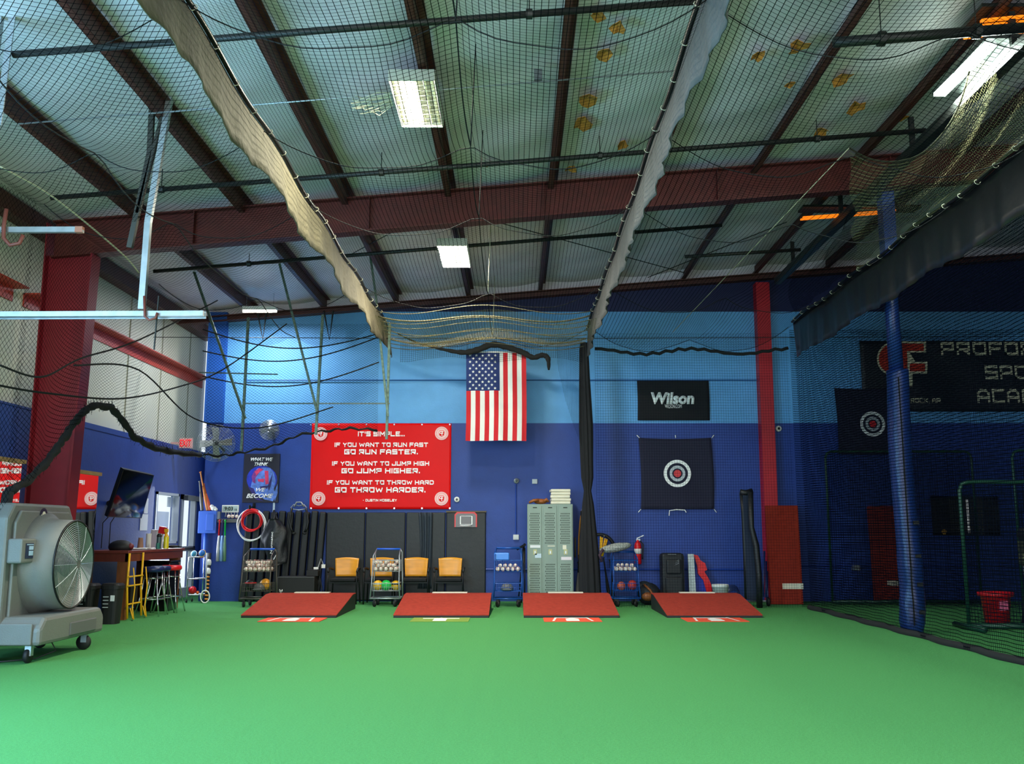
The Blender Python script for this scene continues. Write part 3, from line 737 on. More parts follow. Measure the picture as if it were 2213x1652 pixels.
# red banner
t, a, b = wallthing('wall_banner', 'large glossy red banner of white training slogans on the back wall', 'banner', 668.5, 975.5, 915.5, 1101, .04)
m = MB(); m.grid(lambda u, v: (a.x+(b.x-a.x)*u, YW-.04+.004*sin(u*14)+.006*sin(v*5+u*3), a.z+(b.z-a.z)*v), 60, 30)
m.build('sheet', redv, t, smooth=True, solid=.004, world=True)
for s_, x0, x1, y0, y1 in (("IT'S SIMPLE...", 773.5, 875, 933, 943.5), ('IF YOU WANT TO RUN FAST', 723, 925, 957, 966.5), ('GO RUN FASTER.', 744, 903, 971.5, 982.5),
        ('IF YOU WANT TO JUMP HIGH', 717.5, 927.5, 997.5, 1007), ('GO JUMP HIGHER.', 738, 907.5, 1012.5, 1023.5), ('IF YOU WANT TO THROW HARD', 706.5, 937.5, 1038.5, 1048),
        ('GO THROW HARDER.', 723.5, 919.5, 1053.5, 1065), ('- DUSTIN MOSELEY', 784.5, 857.5, 1079, 1084.5)):
    blockpx(s_, x0, x1, y0, y1, .060, printw, t, bold=.25)
for px, py in ((693, 938), (954.5, 937), (688.5, 1078), (954, 1078)):
    c = W(px, py, .055); emblem(t, c.x, c.z, .135, YW-.058, pinkw, redv)
for i in range(6):
    for py in (918, 1099):
        c = W(672+i*60, py, .05); m = MB(); m.lathe([(.006, -.004), (.016, -.004), (.016, .004), (.006, .004)], MX.Translation((c.x, YW-.05, c.z)) @ MX.Rotation(pi/2, 4, 'X'), 12)
        m.build('grommet', chrome, t, world=True)
# poster
t, a, b = wallthing('wall_poster', 'dark canvas poster of a blue and pink painted head, white brush lettering', 'poster', 523, 605, 981, 1087, .05)
m = MB(); m.box((a.x, YW-.05, a.z), (b.x, YW-.005, b.z)); m.build('canvas', mat('poster_black', (24, 22, 44), .5), t, world=True, bevel=.004)
def pp(pts, mm, k, nm='painted_shape'):
    m = MB(); q = [W(x, y, .05) for x, y in pts]; m.prism([(p.x, p.z) for p in q], YW-.052-k*.0015, YW-.050-k*.0015); m.build(nm, mm, t, world=True)
pb1 = mat('poster_blue', (28, 52, 190), .5, var=.3, vs=9); pb2 = mat('poster_pale_blue', (96, 134, 226), .5, var=.35, vs=14); pb3 = mat('poster_pink', (226, 60, 110), .5, var=.2, vs=12); pb4 = mat('poster_indigo', (40, 30, 110), .5, var=.4, vs=10); pb5 = mat('poster_plum', (130, 50, 140), .5, var=.4, vs=14)
pp([(530+36+33*cos(q*pi/12), 1037+30*sin(q*pi/12)) for q in range(24)], pb1, 1)
pp([(548, 1022), (556, 1013), (570, 1011), (584, 1012), (592, 1022), (596, 1040), (592, 1056), (596, 1072), (590, 1084), (572, 1080), (556, 1070), (541, 1056), (545, 1040)], pb2, 2)
pp([(544, 1030), (550, 1018), (562, 1012), (570, 1014), (560, 1022), (552, 1034), (552, 1046), (546, 1042)], pb5, 3)
pp([(572, 1018), (580, 1018), (581, 1046), (574, 1048)], pb3, 4); pp([(557, 1036), (572, 1035), (570, 1043), (558, 1041)], pb3, 4)
pp([(551, 1020), (560, 1012), (569, 1016), (562, 1020), (554, 1028)], pb3, 4)
pp([(562, 1052), (580, 1050), (578, 1056), (564, 1058)], pb4, 4); pp([(592, 1068), (600, 1046), (600, 1066), (594, 1084)], pb2, 3)
pp([(579, 1050), (590, 1022), (586, 1048), (581, 1062)], pb4, 3); pp([(536, 1052), (548, 1056), (556, 1074), (570, 1084), (552, 1080)], pb4, 3)
for s_, x0, x1, y0, y1 in (('WHAT WE', 542, 590, 989.5, 997), ('THINK', 550, 580, 1000, 1007.5), ('WE', 553, 574, 1055, 1063), ('BECOME', 532, 591, 1067.5, 1077)):
    textpx(s_, x0, x1, y0, y1, .062, printw, t, bold=.02, shear=.35)
# flag
ca, cb_ = at(1006, 953, 17.95), at(1137, 760, 17.95)
t = thing('hanging_flag', 'American flag hung vertically, blue canton at the upper left', 'flag', (ca.x, 17.95, ca.z))
fw, fh = cb_.x-ca.x, cb_.z-ca.z
def fy(x, z): return 17.95+.035*sin(x*7+z*1.3)*(1.1-z/fh)+.02*sin(x*17+z*2)
fr_, fwht, fbl = mat('flag_red', (196, 22, 34), .8, bump=.2, bs=8), mat('flag_white', (226, 224, 222), .8, bump=.2, bs=8), mat('flag_blue', (26, 46, 104), .8, bump=.2, bs=8)
m = MB(); hx = .02; nx, nz = 52, 46; H0 = fh*.985; cw, ch = fw*.55, H0*.44
for j in range(nz):
    for i in range(nx):
        x0, x1 = fw*i/nx, fw*(i+1)/nx; z0, z1 = H0*j/nz, H0*(j+1)/nz; k = min(12, int((i+.5)/nx*13))
        xm, zm = (x0+x1)/2, (z0+z1)/2
        mi = 2 if (xm < cw and zm > H0-ch) else (0 if (k % 2 == 0) else 1)
        dx = lambda x, z: x+.012*sin(z*2)*(1-z/fh)
        m.add([(dx(x0, z0), fy(x0, z0)-17.95, z0), (dx(x1, z0), fy(x1, z0)-17.95, z0), (dx(x1, z1), fy(x1, z1)-17.95, z1), (dx(x0, z1), fy(x0, z1)-17.95, z1)], [(0, 1, 2, 3)], mi=mi)
for r_ in range(11):
    nn = 5 if r_ % 2 == 0 else 4
    for c_ in range(nn):
        x = cw*(.12+.19*c_+(0 if nn == 5 else .095)); z = H0-ch*(.07+.086*r_)
        pts = []
        for q in range(10):
            rr_ = .030 if q % 2 == 0 else .0125; t_ = pi/2+q*pi/5; X_, Z_ = x+rr_*cos(t_), z+rr_*sin(t_); pts.append((X_, fy(X_, Z_)-17.95-.006, Z_))
        m.add(pts+[(x, fy(x, z)-17.95-.006, z)], [(q, (q+1) % 10, 10) for q in range(10)], mi=1)
m.build('cloth', [fr_, fwht, fbl], t)
m = MB(); m.box((-.01, -.015, H0), (fw+.01, .015, fh)); m.build('header_band', fwht, t)
for x in (.02, fw-.02):
    m = MB(); m.tube([(x, -.01, H0+.03), (x, -.10, 5.03-ca.z)], .004, 5); m.build('hanging_cord', netblk, t)
for x in (.015, fw-.015):
    m = MB(); m.lathe([(.006, -.004), (.016, -.004), (.016, .004), (.006, .004)], MX.Translation((x, -.018, H0+.02)) @ MX.Rotation(pi/2, 4, 'X'), 10); m.build('grommet', chrome, t)
# Wilson sheet
t, a, b = wallthing('wall_banner', 'black sheet with one white script wordmark on the light blue wall', 'banner', 1378, 1531, 821, 909, .04)
m = MB(); m.grid(lambda u, v: (a.x+(b.x-a.x)*u+.01*sin(v*3), YW-.04+.004*sin(u*9), a.z+(b.z-a.z)*v), 20, 12); m.build('sheet', blackf, t, smooth=True, solid=.01, world=True)
textpx('Wilson', 1407, 1500, 848, 874, .056, printw, t, bold=.045, shear=.12)
textpx('WILSON.COM', 1437, 1473, 874.5, 882.5, .056, printw, t, bold=.0)
# target sheets
def target(px0, px1, py0, py1, cx, cy, r, Y, label, ties=True, thread=False):
    a = at(px0, py1, Y); b = at(px1, py0, Y)
    t = thing('target_sheet', label, 'target', (a.x, Y, a.z))
    m = MB(); m.grid(lambda u, v: (a.x+(b.x-a.x)*u+.02*sin(v*4), Y+.015*sin(u*8+v*4)*(1-v*.5), a.z+(b.z-a.z)*v-.02*sin(pi*u)*v), 24, 20)
    m.build('sheet', skinv, t, smooth=True, solid=.008, world=True)
    c = at(cx, cy, Y); k = 0
    tr = r/F*(Y*CP+(c.z-H)*SP)
    for f, mm, nm in ((1, printw, 'white_ring'), (.77, skinv, 'dark_ring'), (.58, mat('grey_print', (190, 196, 204), .6), 'grey_ring'), (.37, skinv, 'dark_ring'), (.27, redp, 'red_bullseye')):
        k += 1; m = MB(); m.prism(circ(c.x, c.z, tr*f, 36), Y-.022-.002*k, Y-.018); m.build(nm, mm, t, world=True)
    if ties:
        for x, z in ((a.x, b.z), (b.x, b.z), ((a.x+b.x)/2, b.z), (a.x, a.z), (b.x, a.z)):
            m = MB(); s_ = 1 if z > a.z else -1; m.tube([(x, Y-.01, z), (x+(.05 if x > (a.x+b.x)/2 else -.05 if x < (a.x+b.x)/2 else 0), Y+.02, z+.06*s_)], .008, 5); m.build('tie', printw, t, world=True)
    if thread:
        m = MB(); q = [at(x, y, Y-.02) for x, y in ((1446, 1115), (1447, 1104), (1462, 1102), (1480, 1103), (1483, 1108))]; m.tube(q, .01, 5); m.build('frayed_thread', printw, t, world=True)
    return t
target(1385, 1538, 947, 1101, 1463.5, 1024, 29.5, YW-.06, 'square dark sheet with a ringed bullseye, hanging in full view on the navy wall', True, True)
target(1812, 1916, 839, 982, 1885, 917, 27, YW-.1, 'dark bullseye sheet hanging behind the net beside the blue post', False)
# academy banner
t, a, b = wallthing('wall_banner', 'wide black academy banner with a red emblem on the wall behind the right net', 'banner', 1866, 2580, 737, 890, .06)
m = MB(); m.grid(lambda u, v: (a.x+(b.x-a.x)*u, YW-.06+.02*sin(u*22+v*5)*(.3+.7*sin(u*7)**2), a.z+(b.z-a.z)*v), 80, 16); m.build('sheet', mat('banner_charcoal', (24, 32, 42), .45), t, smooth=True, solid=.006, world=True)
cream = mat('cream_print', (232, 222, 190), .5)
for s_, x0, x1, y0, y1 in (('PROFORMANCE', 2034, 2408, 740, 768), ('SPORTS', 2130, 2316, 790, 820), ('ACADEMY', 2113, 2333, 841, 871), ('LITTLE ROCK, AR', 1912, 2032, 861, 871)):
    blockpx(s_, x0, x1, y0, y1, .095, cream, t, bold=.2)
def qp(pts, off, mm, nm):
    m = MB(); q = [W(x, y, off) for x, y in pts]; m.prism([(p.x, p.z) for p in q], YW-off-.004, YW-off); m.build(nm, mm, t, world=True)
embr = mat('emblem_red', (196, 48, 18), .4, var=.35, vs=7)
cc = [(1930+35*cos(i*pi/18), 776+36*sin(i*pi/18)) for i in range(9, 28)]
qp(cc+[(1950, 740)][:0]+[(1945, 740), (1945, 805), (1936, 812)], .10, cream, 'emblem_outline')
qp([(1930+31*cos(i*pi/18), 776+32*sin(i*pi/18)) for i in range(9, 28)]+[(1941, 744), (1941, 802)], .105, embr, 'emblem_shape')
qp([(1936, 738), (2001, 738), (2001, 763), (1966, 763), (1978, 782), (2004, 782), (2004, 808), (1972, 808), (1972, 836), (1960, 836), (1936, 812)], .10, cream, 'emblem_outline')
qp([(1938, 742), (1996, 743), (1996, 759), (1960, 759), (1962, 832), (1938, 810)], .106, embr, 'emblem_shape'); qp([(1966, 786), (1999, 786), (1999, 803), (1966, 803)], .106, embr, 'emblem_shape')
# thin wall pipes
def wp(px0, px1, py, r, label, off=.04, mm=None, ver=None):
    m = MB(); m.tube([W(px0, py, off), W(px1, py, off)] if ver is None else [W(px0, py, off), W(px0, ver, off)], r, 8)
    return tag(m.build('wall_conduit', mm or pipe_m), label, 'conduit')
wp(530, 1640, 822, .012, 'thin dark conduit across the light blue part of the back wall', mm=mat('blue_pipe', (30, 80, 140), .5))
wp(1050, 1640, 1231, .018, 'low blue pipe along the navy wall behind lockers and carts', mm=mat('navy_pipe', (24, 60, 150), .4))
wp(1700, 2300, 1224, .015, 'low pipe along the navy wall behind the right net', mm=mat('navy_pipe', (24, 60, 150), .4))
wp(1115, 1115, 1047, .012, 'vertical conduit from the round gauge to the outlet box', mm=mat('navy_pipe', (24, 60, 150), .4), ver=1155)
# small wall devices
def disc(px, py, r, name, label, cat, mm, mm2, off=.01, depth=.05):
    c = W(px, py, off); T = MX.Translation((c.x, YW-.002, c.z)) @ MX.Rotation(pi/2, 4, 'X')
    t = thing(name, label, cat, (c.x, YW-.002, c.z))
    m = MB(); m.lathe([(r, 0), (r, depth*.7), (r*.85, depth), (0.0001, depth)], MX.Rotation(pi/2, 4, 'X'), 24); m.build('body', mm, t, smooth=True)
    m = MB(); m.lathe([(r*.45, depth*.9), (r*.4, depth*1.25), (.0001, depth*1.25)], MX.Rotation(pi/2, 4, 'X'), 20); m.build('lens', mm2, t, smooth=True)
disc(987.5, 1080, .055, 'wall_sensor', 'round white wall sensor just right of the red banner', 'sensor', white, smoke)
disc(1682, 927, .06, 'security_camera', 'round white camera with dark centre, right of the red wall column', 'camera', white, black)
disc(1116, 1040, .055, 'round_gauge', 'round metal gauge on the navy wall above the lockers\' left', 'gauge', galv, smoke, depth=.08)
for (px0, px1, py0, py1, nm, lab, cat) in ((1150, 1161, 1036, 1046, 'alarm_box', 'small white box on the navy wall beside the round gauge', 'box'), (1109, 1121, 1156, 1167, 'outlet_box', 'grey outlet box low on the wall left of the lockers', 'outlet')):
    a = W(px0, py1, .05); b = W(px1, py0, .05); m = MB(); m.box((a.x, YW-.06, a.z), (b.x, YW-.001, b.z)); m.box((a.x+.02, YW-.066, a.z+.02), (b.x-.02, YW-.06, b.z-.02))
    tag(m.build(nm, mat('pale_plastic', (200, 204, 206), .5), bevel=.004), lab, cat)
# electric panel
t, a, b = wallthing('electric_panel', 'blue-painted electric panel on the wall by the glass door', 'panel', 427, 468, 1105, 1153, .16)
lb = mat('panel_blue', (64, 108, 210), .45)
m = MB(); m.box((a.x, YW-.16, a.z), (b.x, YW, b.z)); m.build('cabinet', lb, t, world=True, bevel=.006)
a2 = W(445, 1147, .16); b2 = W(463, 1112, .16); m = MB(); m.box((a2.x, YW-.175, a2.z), (b2.x, YW-.16, b2.z)); m.build('door', lb, t, world=True, bevel=.004)
m = MB(); q = W(444, 1153, .06); m.tube([(q.x, YW-.05, q.z), (q.x, YW-.05, .02)], .035, 10); m.build('conduit', lb, t, smooth=True, world=True)
# clock
t, a, b = wallthing('digital_clock', 'white framed digital wall clock above the ball shelf', 'clock', 479, 516, 1092, 1108, .05)
m = MB(); m.box((a.x, YW-.05, a.z), (b.x, YW-.01, b.z)); m.build('case', white, t, world=True, bevel=.006)
m = MB(); m.box((a.x+.02, YW-.054, a.z+.02), (b.x-.02, YW-.05, b.z-.02)); m.build('display', mat('lcd', (176, 196, 196), .4), t, world=True)
textpx('9:03', 485, 503.5, 1095.5, 1104, .058, black, t, bold=.02); textpx('15', 507, 512, 1100, 1104, .058, black, t)

def ball(name, label, cat, c, r, mm, group=None, sm=None):
    m = MB(); m.sph((0, 0, 0), r, n=14); o = m.build(name, mm, smooth=True, center=False); o.location = c
    if sm:
        m = MB()
        for s_ in (1, -1): m.tube([(r*.72*s_+.35*r*s_*cos(2*q*pi/9)*.5, r*.99*.72*sin(q*pi/4.5*1.0)*1.0 if False else r*.75*sin(2*pi*q/9), r*.75*cos(2*pi*q/9)) for q in range(9)], .002, 4, True)
        m.build('stitching', sm, o)
    return tag(o, label, cat, group)
b0 = None
def baseball(c, label, group):
    global b0
    rz = (random.random()*6, random.random()*6, random.random()*6)
    if b0 is None:
        b0 = ball('baseball', label, 'baseball', c, .037, ballm, group, seam); b0.rotation_euler = rz; return b0
    return dup(b0, c, rz, label, group)
def bat(name, a, b, mm, grip, label, group=None):
    a, b = V(a), V(b)   # a = barrel end, b = knob end
    t = thing(name, label, 'bat', tuple(a), group=group)
    L_ = (b-a)
    pr = [(0, .028), (.02, .033), (.3, .033), (.55, .022), (.62, .018)]
    m = MB(); m.tube([a+L_*u for u, r in pr], [r for u, r in pr], 12); m.build('barrel', mm, t, smooth=True, world=True)
    pr = [(.62, .017), (.97, .014), (.98, .024), (1, .022)]
    m = MB(); m.tube([a+L_*u for u, r in pr], [r for u, r in pr], 12); m.build('grip', grip, t, smooth=True, world=True)
    return t
# ball shelf with bats hanging
t, a, b = wallthing('bat_rack', 'narrow dark wall shelf with slots holding hanging bats', 'rack', 469, 521, 1122, 1130, .14)
m = MB(); m.box((a.x, YW-.14, a.z), (b.x, YW, b.z)); m.build('shelf', smoke, t, world=True, bevel=.004)
for i in range(4):
    c = W(472+i*6, 1124, .15); m = MB(); m.tube([(c.x, YW-.12, c.z), (c.x, YW-.2, c.z)], .006, 6); m.build('peg', blackm, t, world=True)
zb_ = W(495, 1121, .1).z+.02
for px, l in ((494.5, 'leftmost'), (502.5, 'middle'), (512, 'rightmost')):
    baseball((W(px, 1120, .08).x, YW-.08, zb_+.02), l+' of three baseballs on the wall shelf under the clock', 'shelf baseballs')
for i, px in enumerate((487, 493, 499, 506, 512)):
    c = W(px, 1112, .05); m = MB(); m.tube([(c.x, YW-.03, c.z+.06), (c.x+.01, YW-.05, c.z), (c.x, YW-.05, c.z-.05)], .012, 6); tag(m.build('hanging_key', galv), '%s of five small metal trinkets hanging below the clock' % ['first', 'second', 'third', 'fourth', 'fifth'][i], 'trinket', 'trinkets below the clock')
for px, lo, grip, brl, l in ((475, 470, redp, galv, 'bat with a red grip and silver barrel hanging from the wall shelf'), (481, 477.5, mat('purple_grip', (70, 50, 110), .5), mat('blue_barrel', (130, 170, 226), .35, .4), 'bat with a blue barrel hanging between the red-grip and green-grip bats'), (487, 485, lime, mat('green_barrel', (100, 140, 110), .35, .3), 'bat with a green grip and grey-green barrel hanging from the wall shelf')):
    bat('baseball_bat', W(lo, 1214, .17), W(px, 1124, .17), brl, grip, l)
pz = W(440, 1105, .1).z
for (x0, y0, x1, y1), mm, l in (((449, 1104, 433, 1020), batwood, 'tall natural wood bat standing on the blue electric panel in the corner'), ((454, 1104, 440, 1046), mat('orange_wood', (206, 90, 50), .35), 'shorter reddish bat standing on the blue electric panel'), ((437, 1104, 431, 1040), smoke, 'grey bat leaning in the corner above the blue electric panel')):
    p = W(x0, y0, .1); p.z = pz+.01; bat('baseball_bat', p, W(x1, y1, .05), mm, mm, l)
c = W(462, 1100, .1); m = MB(); m.sph((c.x, c.y, pz+.05), .06, (1, 1, .8)); m.sph((c.x-.04, c.y, pz+.09), .04); m.sph((c.x+.05, c.y-.02, pz+.03), .035)
tag(m.build('crumpled_cloth', white, smooth=True), 'crumpled white cloth on the electric panel beside the bats', 'cloth')
a = W(469, 1122, .1); b = W(475, 1106, .1); m = MB(); m.box((a.x, YW-.1, a.z), (b.x, YW-.01, b.z)); m.box((a.x+.01, YW-.105, a.z+.03), (b.x-.01, YW-.1, b.z-.03))
tag(m.build('switch_box', galv, bevel=.004), 'small grey switch box right of the electric panel', 'box')
# weighted pole (striped) and cords in the corner
c0 = W(446, 1292, .3); c1 = W(453, 1196, .15); c0.z = .01
t = thing('striped_pole', 'black and orange striped pole leaning against the wall under the electric panel', 'pole', tuple(c0))
m = MB(); m.tube([c0, c1], .035, 8); m.build('shaft', black, t, smooth=True, world=True)
for i in range(9):
    p = c0.lerp(c1, .04+i*.075); q = c0.lerp(c1, .04+i*.075+.03); m = MB(); m.tube([p, q], .037, 8); m.build('orange_band', mat('orange_tape', (236, 150, 60), .5), t, smooth=True, world=True)
for k in (.62, .8): m = MB(); m.sph(c0.lerp(c1, k), .05, (1, 1, 1.6)); m.build('white_grip', white, t, smooth=True, world=True)
# hoses
def coil(px, py, rx, rz_, n, mm, label, off=.16, r=.013, a0=0, sp=.03):
    c = W(px, py, off); pts = []
    for i in range(n*28):
        t_ = 2*pi*i/28+a0; k = 1+sp*sin(t_*.37+1); pts.append((c.x+rx*k*cos(t_), YW-off-.05*(i/(n*28))-.01*sin(t_*3), c.z+rz_*k*sin(t_)+.03*sin(t_*.5)))
    m = MB(); m.tube(pts, r, 6); return tag(m.build('coiled_hose', mm, smooth=True), label, 'hose')
coil(544, 1137, .27, .29, 3, printw, 'white hose coiled in a big loop on a wall hook', .20, .012, 0, .06)
coil(545, 1126, .19, .19, 4, redp, 'red hose coiled inside the white hose loop', .30, .014, 1, .09)
c = W(546, 1104, .1); t = thing('wall_hook', 'black wall hook carrying the coiled hoses', 'hook', (c.x, YW, c.z))
m = MB(); m.tube([(c.x, YW-.01, c.z+.14), (c.x, YW-.03, c.z+.08), (c.x, YW-.32, c.z+.04), (c.x, YW-.33, c.z+.1)], .02, 8); m.build('arm', blackm, t, world=True)
m = MB(); m.box((c.x-.03, YW-.012, c.z-.1), (c.x+.03, YW, c.z+.15)); m.build('plate', blackm, t, world=True)
# tall folded black pads against the wall
x0, x1 = W(520, 1200, .1).x, W(696, 1200, .1).x; zt_ = W(600, 1104, .1).z; nP = 10
for i in range(nP):
    xa_ = x0+(x1-x0)*i/nP; xb_ = x0+(x1-x0)*(i+1)/nP-.03; mb = MB()
    T = MX.Translation((xa_, YW-.16, 0)) @ MX.Rotation(R(3), 4, 'Y')
    mb.box((0, 0, .0), (xb_-xa_, .14, zt_-.02*(i % 2)), T)
    nm = ['behind the white hose at the left end', 'second from the left end', 'third from the left end', 'fourth from the left end', 'behind the duffel bag', 'just right of the duffel bag', 'behind the left harness strap', 'behind the harness', 'behind the right harness strap', 'at the right end below the red banner'][i]
    o = tag(mb.build('folded_pad', blackv, bevel=.03), 'tall narrow black pad standing on edge, '+nm, 'pad', 'narrow pads stood against the wall')
# duffel bag
c = W(592, 1165, .35)
t = thing('duffel_bag', 'long black bag hanging from a wall hook beside the hoses', 'bag', (c.x, c.y, W(592, 1222, .35).z))
zs = W(592, 1222, .35).z; ztp = W(592, 1122, .35).z; m = MB(); K = 22; n = 28; vs = []
for i in range(K+1):
    u = i/K; z = ztp+(zs-ztp)*u; wv = (.08+.17*sin(min(1, u*2.6)*pi/2)-.10*max(0, u-.45)*1.5); cxx = c.x-.03+.12*u+.02*sin(u*9)
    if i == K: wv = .03
    for j in range(n):
        a_ = 2*pi*j/n; q = 1+.09*sin(a_*5+u*11); vs.append((cxx+wv*q*cos(a_), c.y+.11*q*sin(a_), z))
m.add(vs, [(i*n+j, (i+1)*n+j, (i+1)*n+(j+1) % n, i*n+(j+1) % n) for i in range(K) for j in range(n)]+[tuple(range(n))[::-1], tuple(K*n+j for j in range(n))]); m.build('body', mat('bag_nylon', (20, 24, 30), .45, bump=.6, bs=9), t, smooth=True, world=True)
k1 = W(592, 1104, .1); m = MB(); m.tube([(k1.x, YW-.1, k1.z), (c.x-.02, c.y+.05, ztp+.02), (c.x-.05, c.y, ztp-.1)], .02, 8); m.tube([(k1.x, YW-.1, k1.z), (c.x+.12, c.y-.05, ztp-.15), (c.x+.15, c.y-.08, ztp-.5)], .018, 8); m.build('strap', black, t, smooth=True, world=True)
k2 = W(592, 1090, .03); m = MB(); m.box((k2.x-.02, YW-.03, k2.z-.15), (k2.x+.02, YW, k2.z+.03)); m.build('wall_clip', galv, t, world=True)
p0_, p1_ = at(583, 1197, c.y-.15), at(590, 1150, c.y-.15); text('Normatec', p0_.x, p1_.x, p0_.z, p1_.z, c.y-.135, printw, t, rot=1, bold=.01)
p0_ = at(592, 1205, c.y-.15); m = MB(); m.prism([(p0_.x-.04, p0_.z-.08), (p0_.x-.01, p0_.z-.06), (p0_.x+.06, p0_.z+.09), (p0_.x+.02, p0_.z+.03)], c.y-.13, c.y-.125); m.build('logo_mark', printw, t, world=True)
# harness
c = W(646, 1100, .22); t = thing('sled_harness', 'black strap harness with a grey handle hung on the narrow pads', 'harness', tuple(c))
m = MB(); q = [W(x, y, .24) for x, y in ((636, 1096), (641, 1086), (651, 1086), (657, 1096))]; m.tube(q, .016, 7); m.tube([W(x, y, .22) for x, y in ((628, 1098), (634, 1101), (646, 1103), (658, 1101), (663, 1098), (657, 1091), (646, 1094), (635, 1091))], .01, 6, True); m.build('handle', galv, t, smooth=True, world=True)
for s_ in (-1, 1):
    m = MB(); m.tube([W(646+s_*x, y, .24) for x, y in ((15, 1098), (18, 1112), (20, 1128), (17, 1143), (12, 1152))], .022, 7); m.build('strap', mat('strap_black', (16, 17, 20), .4), t, smooth=True, world=True)
    m = MB(); c2 = W(646+s_*12, 1153, .24); m.sph(c2, .035, (1.2, .7, .7)); m.build('end_clip', black, t, smooth=True, world=True)
# plyo box with 30
x0, x1 = W(599, 1250, .85), W(682, 1250, .85); y_ = YW-.85; zt_ = at(640, 1247, y_).z
t = thing('jump_box', 'black padded jump box standing behind the leftmost mound', 'box', (x0.x, y_, 0))
m = MB(); m.box((at(599, 1250, y_).x, y_, 0), (at(680, 1250, y_).x, y_+.45, zt_)); m.build('body', black, t, world=True, bevel=.015)
q = at(599, 1250, y_); q2 = at(680, 1250, y_); m = MB()
m.tube([(q.x+.01, y_-.004, .02), (q.x+.01, y_-.004, zt_-.01), (q2.x-.01, y_-.004, zt_-.01)], .006, 5); m.build('edge_piping', smoke, t, world=True)
p0_, p1_ = at(603, 1288, y_), at(611, 1274, y_); text('30', p0_.x, p1_.x, p0_.z, p1_.z, y_-.004, printw, t, rot=-1, bold=.01)
a = at(664, 1247, y_+.2); m = MB(); m.box((a.x, y_+.1, zt_+.003), (a.x+.22, y_+.38, zt_+.11)); m.box((a.x+.02, y_+.12, zt_+.11), (a.x+.2, y_+.36, zt_+.125))
tag(m.build('shoe_box', black, bevel=.01), 'small black case resting on the black jump box', 'box')
c = W(692, 1226, .5); t = thing('tripod_clip', 'small dark stand with white clips beside the black jump box', 'stand', (c.x, c.y, 0))
m = MB(); m.tube([(c.x-.03, c.y, 0), (c.x, c.y, c.z)], .03, 8); m.tube([(c.x+.12, c.y-.1, 0), (c.x, c.y, .5)], .015, 6); m.tube([(c.x-.12, c.y-.1, 0), (c.x, c.y, .5)], .015, 6); m.build('pole', blackm, t, world=True)
m = MB(); m.box((c.x+.03, c.y-.03, c.z-.02), (c.x+.1, c.y, c.z+.05)); m.box((c.x-.12, c.y-.03, c.z-.05), (c.x-.03, c.y, c.z)); m.build('clip', white, t, world=True)
m = MB(); m.tube([(c.x-.04, c.y, c.z), (c.x+.01, c.y, c.z+.16), (c.x+.07, c.y, c.z+.02)], .005, 5); m.build('cord', white, t, world=True)
# wall mats
zt_ = W(850, 1108, .06).z
for i, (p, q) in enumerate(((703, 787), (788, 875), (876, 962), (963, 1050))):
    a = W(p, 1200, .07); b = W(q, 1200, .07); m = MB(); m.box((a.x+.004, YW-.07, .02), (b.x-.004, YW-.003, zt_))
    tag(m.build('wall_mat', blackv, bevel=.018), 'tall black wall mat ' + ['at the left end of the row', 'second from the left, behind the ball cart', 'third from the left, partly draped', 'at the right end, carrying the mini hoop'][i], 'mat', 'black wall mats')
m = MB(); m.grid(lambda u, v: (W(903, 1200, .12).x+.28*u+.05*sin(v*3)*(1-u), YW-.11-.03*sin(u*16+v*2), zt_-(zt_-.25)*v), 24, 16)
tag(m.build('draped_cloth', mat('slate_cloth', (44, 54, 66), .7, bump=.3, bs=8), smooth=True, solid=.006), 'dark slate cloth draped over the black wall mats between the chairs', 'cloth')
m = MB(); a = W(964, 1106, .08); b = W(1051, 1109, .08); m.box((a.x, YW-.085, zt_), (b.x, YW-.004, zt_+.03)); tag(m.build('mat_batten', mat('raw_batten', (96, 84, 66), .7)), 'thin brown batten on top of the right-end wall mat', 'batten')
# mini hoop
t, a, b = wallthing('mini_basketball_hoop', 'mini basketball hoop with a red-edged backboard on the black wall mat', 'hoop', 982, 1031, 1107, 1143, .10)
def rr(x0, x1, z0, z1, c): return [(x0, z0), (x1, z0), (x1, z1-c), (x1-c, z1), (x0+c, z1), (x0, z1-c)]
m = MB(); m.prism(rr(a.x, b.x, a.z+.03, b.z, .05), YW-.10, YW-.08); m.build('backboard_edge', redp, t, world=True)
m = MB(); m.prism(rr(a.x+.025, b.x-.025, a.z+.03, b.z-.03, .04), YW-.105, YW-.10); m.build('backboard', mat('smoked_board', (30, 38, 42), .15), t, world=True)
q0, q1 = W(995, 1134, .11), W(1020, 1116, .11); m = MB()
for A_, B_ in (((q0.x, q0.z), (q1.x, q0.z)), ((q0.x, q1.z), (q1.x, q1.z)), ((q0.x, q0.z), (q0.x, q1.z)), ((q1.x, q0.z), (q1.x, q1.z))): m.bar((A_[0], YW-.109, A_[1]), (B_[0], YW-.109, B_[1]), .018, .008)
m.build('shooter_square', printw, t, world=True)
c = W(1006, 1137, .22); m = MB(); m.tube([(c.x+.105*cos(q*pi/12), YW-.22+.105*sin(q*pi/12), c.z) for q in range(24)], .008, 6, True); m.build('rim', printw, t, smooth=True, world=True)
